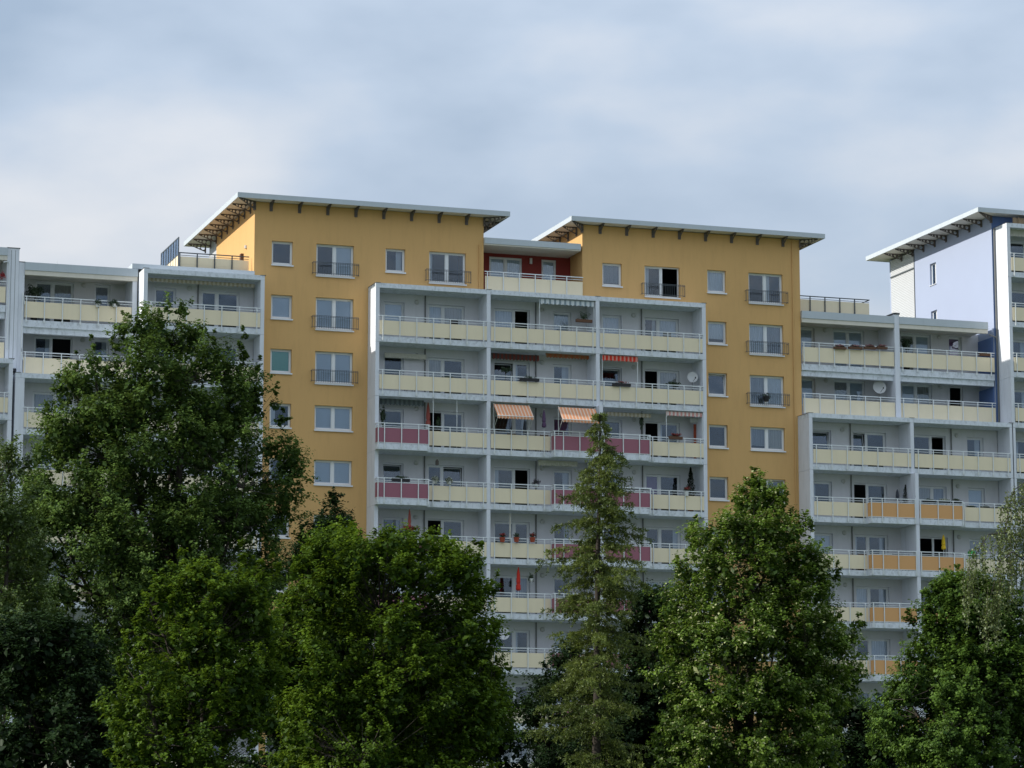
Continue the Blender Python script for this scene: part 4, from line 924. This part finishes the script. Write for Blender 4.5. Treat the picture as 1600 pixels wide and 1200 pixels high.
def valance(u0, u1, vt, Y, m, label, drop=.28, poles=True, nm='clamp_awning', pole_len=2.2, roller=True, nsc=14):
    x0, z = on_plane(u0, vt, Y); x1, _ = on_plane(u1, vt, Y); T = empty(nm, ((x0+x1)/2, Y, z-drop), label, 'awning')
    b = MB(); n = 4*nsc
    for i in range(n):
        a, c = x0+(x1-x0)*i/n, x0+(x1-x0)*(i+1)/n
        da = drop-.06*abs(math.cos(math.pi*i/4)); dc = drop-.06*abs(math.cos(math.pi*(i+1)/4)); yy = .012*math.sin(i*1.3)
        b.quad((a, Y-.02+yy, z-da), (c, Y-.02+.012*math.sin((i+1)*1.3), z-dc), (c, Y-.02, z), (a, Y-.02, z))
    b.build('valance', M[m], T)
    if roller: MB().tube([(x0, Y+.03, z-.02), (x1, Y+.03, z-.02)], .045, 8).build('roller', M[m], T)
    if poles:
        for x in (x0, x1): MB().tube([(x, Y, z+.05), (x, Y, z-pole_len)], .018, 6).build('pole', M['rail'], T)
    return T
def awning_out(u0, u1, vt, u2, u3, vb, Y0, Y1, m, label):
    a, c = Vector((on_plane(u0, vt, Y0)[0], Y0, on_plane(u0, vt, Y0)[1])), None
    x1, _ = on_plane(u1, vt, Y0); x2, zb = on_plane(u2, vb, Y1); x3, _ = on_plane(u3, vb, Y1); z = a.z; x0 = a.x
    x2, x3 = x0, x1
    T = empty('awning', ((x0+x1)/2, Y0, z), label, 'awning'); b = MB(); n = 24
    for i in range(n):
        p, q = i/n, (i+1)/n
        sag = lambda t: 0
        b.quad((x2+(x3-x2)*p, Y1, zb), (x2+(x3-x2)*q, Y1, zb), (x0+(x1-x0)*q, Y0, z), (x0+(x1-x0)*p, Y0, z))
    b.build('canopy', M[m], T); b = MB()
    for i in range(n*2):
        p, q = i/(n*2), (i+1)/(n*2); d0 = .17-.05*abs(math.cos(math.pi*i/4)); d1 = .17-.05*abs(math.cos(math.pi*(i+1)/4))
        b.quad((x2+(x3-x2)*p, Y1-.01, zb-d0), (x2+(x3-x2)*q, Y1-.01, zb-d1), (x2+(x3-x2)*q, Y1-.01, zb), (x2+(x3-x2)*p, Y1-.01, zb))
    b.build('valance', M[m], T)
    for x in (x0+.02, x1-.02):
        MB().tube([(x, Y0, z+.05), (x, Y0, z-1.6)], .018, 6).build('pole', M['rail'], T); MB().tube([(x, Y0, z-1.3), (x, Y1, zb)], .012, 6).build('arm', M['rail'], T)
    MB().tube([(x2, Y1, zb), (x3, Y1, zb)], .02, 6).build('front_bar', M['rail'], T)
def dish(u, v, Y, r, label, az=-.25):
    x, z = on_plane(u, v, Y); T = empty('satellite_dish', (x, Y, z-r), label, 'satellite dish')
    b = MB(); rings = 5; seg = 20; n0 = 0
    for i in range(rings+1):
        for k in range(seg):
            t = 2*math.pi*k/seg; rr = r*i/rings; b.v.append((rr*math.cos(t), -.18*r*(i/rings)**2*1.2, rr*math.sin(t)*1.08))
    for i in range(rings):
        for k in range(seg): k2 = (k+1) % seg; b.f.append((i*seg+k, i*seg+k2, (i+1)*seg+k2, (i+1)*seg+k))
    me = b.mesh('reflector', M['dish'], smooth=True); o = link('reflector', me, None, T, (x, Y, z)); o.rotation_euler = (R_(-18), 0, az)
    MB().tube([(x, Y-.02, z-r*.9), (x+.02, Y-r*1.3, z-r*.2)], .012, 5).build('feed_arm', M['pipe'], T); MB().lathe((x+.02, Y-r*1.3, z-r*.2), [(.03, -.05), (.035, .04)], 8).build('receiver', M['blackplastic'], T)
    MB().tube([(x, Y+.03, z-.5 if r < .28 else z-1.1), (x, Y+.03, z)], .02, 6).build('mast', M['pipe'], T); return T
def planter(u0, u1, v, Y, label, m='blackplastic', petal=None, fh=.12, group=None, seedv=8, n=200, nm='planter_box', h=.15, ls=.055):
    x0, z = on_plane(u0, v, Y); x1, _ = on_plane(u1, v, Y); T = empty(nm, ((x0+x1)/2, Y, z), label, 'planter', group)
    MB().box(x0, x1, Y-.08, Y+.08, z, z+h).build('trough', M[m], T)
    foliage_part(T, M['leaf_plant'], ((x0+x1)/2, Y, z+h+fh*.5), ((x1-x0)/2, .12, fh), n, ls, seedv=seedv)
    if petal: foliage_part(T, M[petal], ((x0+x1)/2, Y-.04, z+h+fh*.7), ((x1-x0)/2, .12, fh*.8), n//2, ls, 'blossoms', seedv=seedv+1)
    return T
def hanging(u, v, Y, label, petal=None, r=(.24, .2, .22), n=220, seedv=4, ceil=None, potm='whiteplastic', nm='hanging_basket'):
    x, z = on_plane(u, v, Y); T = empty(nm, (x, Y, z), label, 'hanging basket')
    pot(T, x, Y, z-.12, .12, .15, potm); foliage_part(T, M['leaf_plant'], (x, Y, z+.08), r, n, .06, seedv=seedv)
    if petal: foliage_part(T, M[petal], (x, Y-.03, z+.10), r, n//2, .055, 'blossoms', seedv=seedv+1)
    if ceil: MB().tube([(x, Y, z), (x, Y, ceil)], .006, 4).build('cord', M['pipe'], T)
    return T

# central block, storeys from the top
valance(843, 928, 467, .12, 'aw_grey', 'white and grey striped clamp awning at the top loggia row, under the red terrace', pole_len=2.3)
valance(601, 666, 551, 1.15, 'beigefabric', 'pale scalloped awning rolled up on the back wall, left loggia of the second row', poles=False)
valance(768, 842, 552, .9, 'aw_darkred', 'dark red striped valance in the middle loggia of the second row', drop=.32, poles=False)
valance(853, 920, 552, .75, 'aw_rust', 'rust orange rolled awning right of the dark red striped valance', drop=.24, poles=False)
valance(941, 996, 555, .12, 'aw_red', 'bright red striped clamp awning in the right loggia of the second row', drop=.30)
valance(593, 662, 622, .9, 'aw_dim', 'dark grey scalloped awning in the left loggia above the mauve balcony', drop=.34, poles=False)
awning_out(771, 827, 631, 779, 836, 649, .10, -.62, 'aw_orange', 'orange striped awning let down over the rail, left of the two in the third row')
awning_out(872, 930, 636, 882, 940, 655, -.40, -1.05, 'aw_orange', 'orange striped awning let down over the mauve balcony, next to the larch top')
valance(948, 1017, 644, .5, 'aw_beige', 'beige awning cassette with scalloped edge just right of the larch top', drop=.22, poles=False)
valance(1041, 1097, 643, .12, 'aw_pink', 'pale pink striped clamp awning at the right end of the third row', drop=.24)
valance(841, 902, 719, .7, 'beigefabric', 'pale grey awning cassette in the middle loggia left of the larch', drop=.30, poles=False)
valance(1410, 1482, 586, 1.75, 'aw_grey', 'grey scalloped awning in the right white block beside the blue wall', drop=.24, poles=False)
valance(227, 398, 434, .6, 'aw_beige', 'long beige rolled awning under the roof slab of the left white block', drop=.20, poles=False, nsc=22)
valance(1578, 1640, 358, .5, 'beigefabric', 'yellowish awning in the top loggia of the blue tower', drop=.42, poles=False)
for u in (677, 714):
    x, z = on_plane(u, 622, .12); tag(MB().tube([(x, .12, F(2)+.3), (x, .12, F(1)-.01)], .018, 6).build('clamp_pole', M['rail']), 'white clamp pole between floor and ceiling, %s of the pair above the mauve balcony row' % ('left' if u == 677 else 'right'), 'pole', 'bare awning poles')
dish(1082, 590, .5, .29, 'round grey satellite dish at the right end of the second row, centre block')
dish(1374, 606, 1.9, .36, 'large round satellite dish in the right white block left of the tall pier')
dish(787, 991, .2, .30, 'satellite dish half hidden by the maple, low in the centre block')
parasol_closed(810, 885, 928, .3, 'redfabric', 'closed bright red parasol in the loggia left of the larch')
parasol_closed(640, 795, 832, .3, 'rosefabric', 'closed faded red parasol behind the geraniums on the left loggia', r=.10)
parasol_closed(797, 802, 850, .3, 'beigefabric', 'slim closed beige parasol behind the three red pots', r=.06)
parasol_closed(850, 640, 672, .3, 'purplefabric', 'closed purple parasol between the two orange awnings', r=.12)
parasol_closed(1474, 835, 862, .2, 'yellowfabric', 'closed yellow parasol on an orange balcony in the right block', r=.13)
parasol_closed(1402, 764, 784, .8, 'darkfabric', 'closed dark parasol beside the small potted conifer', r=.12)
parasol_closed(820, 655, 682, .6, 'darkfabric', 'closed dark blue parasol under the left orange awning', r=.11)
parasol_closed(669, 628, 672, 1.0, 'rosefabric', 'closed brownish red parasol leaning by the pipe in the left loggia', r=.13)
hanging(680, 752, -.10, 'white flower basket on the rail, left of the pair above the cream panels', 'petal_white', seedv=41)
hanging(702, 753, -.10, 'white flower basket on the rail, right of the pair above the cream panels', 'petal_white', seedv=43)
hanging(838, 757, .2, 'purple flowered basket hanging by the pipe left of the larch', 'petal_purple', r=(.27, .2, .24), ceil=F(2)-.02, seedv=45)
hanging(153, 476, 1.30, 'small leafy hanging plant on the cream rail of the left block, left of the pair', r=(.22, .2, .26), seedv=47)
hanging(178, 476, 1.30, 'wide leafy hanging plant on the cream rail of the left block, right of the pair', r=(.38, .22, .24), n=300, seedv=49)
hanging(830, 905, .1, 'dark trailing plant hanging right of the red parasol', r=(.18, .15, .30), seedv=51)
planter(612, 640, 752, -.42, 'black planter box on the mauve balcony rail below the roller blind')
planter(622, 655, 834, -.40, 'planter of red geraniums on the left loggia by the faded parasol', petal='petal_red', fh=.2, n=320, ls=.07)
for i, u in enumerate((785, 807, 832)):
    flower_pot(u, 847, -.12, ['red flower pot with red blossoms, leftmost of three on the rail', 'red flower pot with green plant, middle of three on the rail', 'red flower pot with dark red blossoms, rightmost of three on the rail'][i], 'petal_red' if i != 1 else None, r=.15, h=.24, fr=(.22, .18, .17), group='red flower pots on the rail', seedv=60+3*i)
planter(1045, 1066, 686, -.10, 'planter of dark red flowers under the pink striped awning', petal='petal_red', m='wood', fh=.14)
flower_pot(1073, 775, -.10, 'white pot of bright red flowers in front of the potted conifer', 'petal_red', 'whiteplastic', .11, .26, (.24, .2, .16), seedv=71)
planter(900, 925, 503, .1, 'brown planter with a leafy plant in the top row beside the awning pole', m='wood', fh=.34, n=220)
for i, (a, c) in enumerate(((1303, 1322), (1326, 1347), (1350, 1368), (1370, 1386))):
    planter(a, c, 545, 1.28, ['planter of dusty pink flowers on the right block, first from the left', 'planter of dusty pink flowers on the right block, second from the left', 'planter of dusty pink flowers on the right block, third from the left', 'planter of dusty pink flowers on the top rail, nearest the tall pier'][i], m='wood', petal='petal_pink', fh=.10, group='pink flower planters', seedv=80+3*i, h=.12)
for i, (a, c) in enumerate(((1442, 1462), (1465, 1484), (1487, 1502))):
    planter(a, c, 786, -.34, ['dark planter on the orange rail, leftmost of three there', 'dark planter on the orange rail, middle one of three there', 'dark planter on the orange rail, rightmost of three there'][i], fh=.08, petal='petal_white' if i == 1 else None, group='planters on the orange rail', seedv=95+3*i, n=110)
for i, (a, c) in enumerate(((1506, 1527), (1530, 1551), (1553, 1573))):
    planter(a, c, 797, .08, ['dark trailing planter on the cream rail, nearest the orange panels', 'dark trailing planter on the cream rail, middle of three', 'dark trailing planter on the cream rail, nearest the pier'][i], fh=.10, group='planters on the cream rail', seedv=110+3*i, n=120)
planter(1530, 1548, 556, 1.42, 'reddish brown box behind the top rail next to the blue wall', m='wood', fh=.03, n=20)
def floor_z(z):
    return max(F(k)+.31 for k in range(-1, 11) if F(k)+.31 <= z)
def conifer(u, vt, vb, Y, r, label, n=900, seedv=7):
    global rng
    rng = np.random.default_rng(seedv); x, zt = on_plane(u, vt, Y); _, zb = on_plane(u, vb, Y); zb = floor_z(zb+.3); T = empty('potted_conifer', (x, Y, zb), label, 'potted conifer')
    pot(T, x, Y, zb, .18, .3); H = zt-zb-.3; t = rng.random(n)**.8; a = rng.random(n)*6.283; rr = r*(1-t)**.7*(.45+.55*rng.random(n))*(.85+.15*np.sin(t*40)); P = np.stack([rr*np.cos(a), rr*np.sin(a), t*H], 1)
    o = link('foliage', leaf_mesh('foliage', M['leaf_dark'], P, P+rng.normal(size=P.shape)*.2+np.array([0, 0, .2]), np.full(n, .07), rng.random(n)), None, T, (x, Y, zb+.3)); o['kind'] = 'stuff'; MB().tube([(x, Y, zb+.2), (x, Y, zt)], .015, 5).build('stem', M['bark'], T)
conifer(1079, 730, 790, .6, .42, 'tall dark potted conifer in the right loggia of the fourth row', 3600)
conifer(1415, 757, 800, .7, .42, 'small potted conifer on an orange balcony in the right block', 1300)
def bushplant(u, v, Y, rad, label, n=350, nm='potted_plant', m='leaf_plant', seedv=9, ph=.3, stem=True):
    x, z = on_plane(u, v, Y); fz = floor_z(z-.1) if stem else z-rad[2]; T = empty(nm, (x, Y, fz), label, 'potted plant'); foliage_part(T, M[m], (x, Y, z), rad, n, .085, seedv=seedv); pot(T, x, Y, fz, .17, .28, 'blackplastic')
    MB().tube([(x, Y, fz+.2), (x, Y, z)], .02, 5).build('stem', M['bark'], T); return T
bushplant(54, 457, 2.2, (.62, .4, .48), 'dark bushy potted plant on the top balcony of the left block', 420, seedv=121)
bushplant(1416, 537, 2.2, (.42, .35, .42), 'dark rounded shrub behind the top rail right of the tall pier', 320, seedv=122)
bushplant(598, 650, .5, (.20, .2, .60), 'climbing plant in the corner of the left loggia over the mauve panels', 260, seedv=123)
bushplant(1002, 657, .7, (.16, .16, .62), 'thin climbing plant beside the black doorway right of the larch', 130, seedv=124)
bushplant(685, 660, .5, (.16, .16, .35), 'leafy plant in the doorway of the left loggia, third row', 110, seedv=125)
bushplant(700, 590, .4, (.5, .2, .12), 'dark low plants at the rail in the left loggia of the second row', 90, seedv=126)
bushplant(1052, 600, .4, (.55, .2, .16), 'dark plants along the rail left of the round dish', 160, seedv=127)
bushplant(790, 578, .5, (.45, .2, .22), 'grey green plant in front of the tilted window, second row', 130, seedv=128)
bushplant(1197, 620, 1.3, (.30, .12, .25), 'small dark plant at the French window of the right ochre tower', 90, seedv=129, ph=.05, stem=False)
tag(MB().box(*(lambda a, b: (a[0], a[0]+.75, .8, .86, b, b+.24))(on_plane(1079, 660, .8), on_plane(1079, 660, .8)[1])).build('heater_box', M['whiteplastic']), 'white box on the wall under the pink striped awning', 'box')
x, z = on_plane(1090, 663, 1.0); tag(MB().box(x-.22, x+.22, 1.0, 1.05, F(2)+.3, z).build('folded_screen', M['terracotta']), 'rust coloured folding screen at the right end of the third row', 'screen')
x, z = on_plane(683, 722, .6); tag(MB().lathe((x, .6, z-.15), [(.02, -.02), (.09, 0), (.09, .2), (.02, .3)], 8).build('lantern', M['steel']), 'small dark lantern hanging in the left loggia of the fourth row', 'lantern')
x, z = on_plane(752, 655, 1.2); tag(MB().box(x-.08, x+.08, 1.15, 1.25, z-.2, z+.2).build('bird_house', M['wood']), 'small brown bird house on the cross wall in the third row', 'bird house')
x, z = on_plane(1518, 866, .3); tag(MB().lathe((x, .3, z-.15), [(.10, 0), (.22, .1), (.20, .3), (.12, .33)], 10).build('watering_can', M['greenfabric']), 'bright green tub on the balcony by the hanging birch', 'tub')
x, z = on_plane(1475, 918, .2); tag(MB().lathe((x, .2, z-.45), [(.10, 0), (.24, .3), (.26, .6), (.12, .9), (.03, 1.0)], 9).build('wind_spinner', M['greenfabric']), 'green cloth ornament above the lower right tree', 'ornament')
x, z = on_plane(4, 430, 1.3); tag(bpy.data.objects.new('flower_wreath', None), '', '') if False else None
fw2 = foliage_part(None, M['petal_red'], (x, 1.30, z), (.22, .08, .22), 120, .06, 'flower_wreath', seedv=131); tag(fw2, 'red flower wreath at the left edge above the cream balcony', 'wreath'); del fw2['kind']
def chair(u, v, Y, m, label, w_=.45, back=.45):
    x, z = on_plane(u, v, Y); fz = floor_z(z-.2); T = empty('balcony_chair', (x, Y, fz), label, 'chair')
    MB().box(x-w_/2, x+w_/2, Y-.22, Y+.22, fz+.42, fz+.46).build('seat', M[m], T)
    b = MB(); h = max(.8, z-fz)
    for i in range(4): b.box(x-w_/2, x+w_/2, Y-.24, Y-.215, fz+.5+(h-.5)*i/4, fz+.5+(h-.5)*(i+.75)/4)
    b.box(x-w_/2, x-w_/2+.03, Y-.214, Y-.19, fz+.46, fz+h); b.box(x+w_/2-.03, x+w_/2, Y-.214, Y-.19, fz+.46, fz+h); b.build('backrest', M[m], T)
    for sx in (-1, 1):
        for sy in (-1, 1): MB().box(x+sx*(w_/2-.03)-.015, x+sx*(w_/2-.03)+.015, Y+sy*.19-.015, Y+sy*.19+.015, fz, fz+.419).build('leg', M[m], T)
    return T
for u, v, Y, m, l in ((707, 499, .7, 'blackplastic', 'black chair back at the double window in the top left loggia of the centre block'),
                      (784, 512, .7, 'darkfabric', 'dark chair left of the black doorway in the top middle loggia'),
                      (797, 678, .6, 'wood', 'brown wooden chair under the left orange awning, left of two'),
                      (848, 680, .6, 'wood', 'brown wooden chair below the closed purple parasol'),
                      (1398, 866, .3, 'darkfabric', 'dark chair on the orange balcony left of the yellow parasol'),
                      (1412, 867, .3, 'darkfabric', 'dark chair beside the pier, on the orange balcony'),
                      (640, 589, .8, 'pipe', 'grey chair in the second row under the pale scalloped awning'),
                      (1345, 866, .8, 'wood', 'brown chair behind the cream rail, left of the orange balcony'),
                      (1040, 519, .8, 'pipe', 'grey chair in the top right loggia of the centre block')):
    chair(u, v, Y, m, l)
planter(985, 1010, 693, -.38, 'long dark planter on the mauve rail right of the larch top', fh=.06, n=60)
planter(812, 842, 595, -.08, 'dark planter with thin twigs on the rail, middle loggia of the second row', fh=.12, n=60)
planter(957, 985, 603, -.08, 'dark planter with red dots under the bright red striped awning', petal='petal_red', fh=.10, n=50)
planter(655, 690, 843, -.08, 'dark planter on the rail right of the red geraniums', fh=.12, n=80)
# white table edge on the mauve rail
x0, z = on_plane(990, 763, -.3); x1, _ = on_plane(1017, 763, -.3)
T = empty('balcony_table', ((x0+x1)/2, -.3, z), 'white table top on the mauve balcony right of the larch', 'table'); MB().box(x0-.4, x1, -.42, .3, z, z+.04).build('tabletop', M['whiteplastic'], T); MB().tube([((x0+x1)/2, .0, z), ((x0+x1)/2, .0, z-.75)], .025, 6).build('leg', M['rail'], T)
# reed screen on the blue tower terrace
x0, z = on_plane(1566, 349, 1.2); b = MB(); rr = random.Random(3)
for i in range(60):
    xx = x0+.35+i*.1; b.box(xx, xx+.09, .55+rr.uniform(0, .05), .66, 35.862, 36.3+rr.uniform(-.04, .04))
tag(b.build('reed_screen', M['reed']), 'brown mottled reed screen under the roof of the blue tower', 'screen')
# lamp posts of the terrace: small items on the ochre side wall
lo = MB().lathe((-6.06, 3.2, 32.35), [(.10, -.1), (.10, .05)], 10); tag(lo.build('wall_light', M['lamp']), 'small round light on the sunlit side wall of the left ochre tower', 'lamp')
tag(MB().box(-6.2, -6.052, 3.8, 4.1, 31.5, 32.1).build('letter_plaque', M['wood']), 'reddish brown plaque on the sunlit side wall of the left ochre tower', 'plaque')
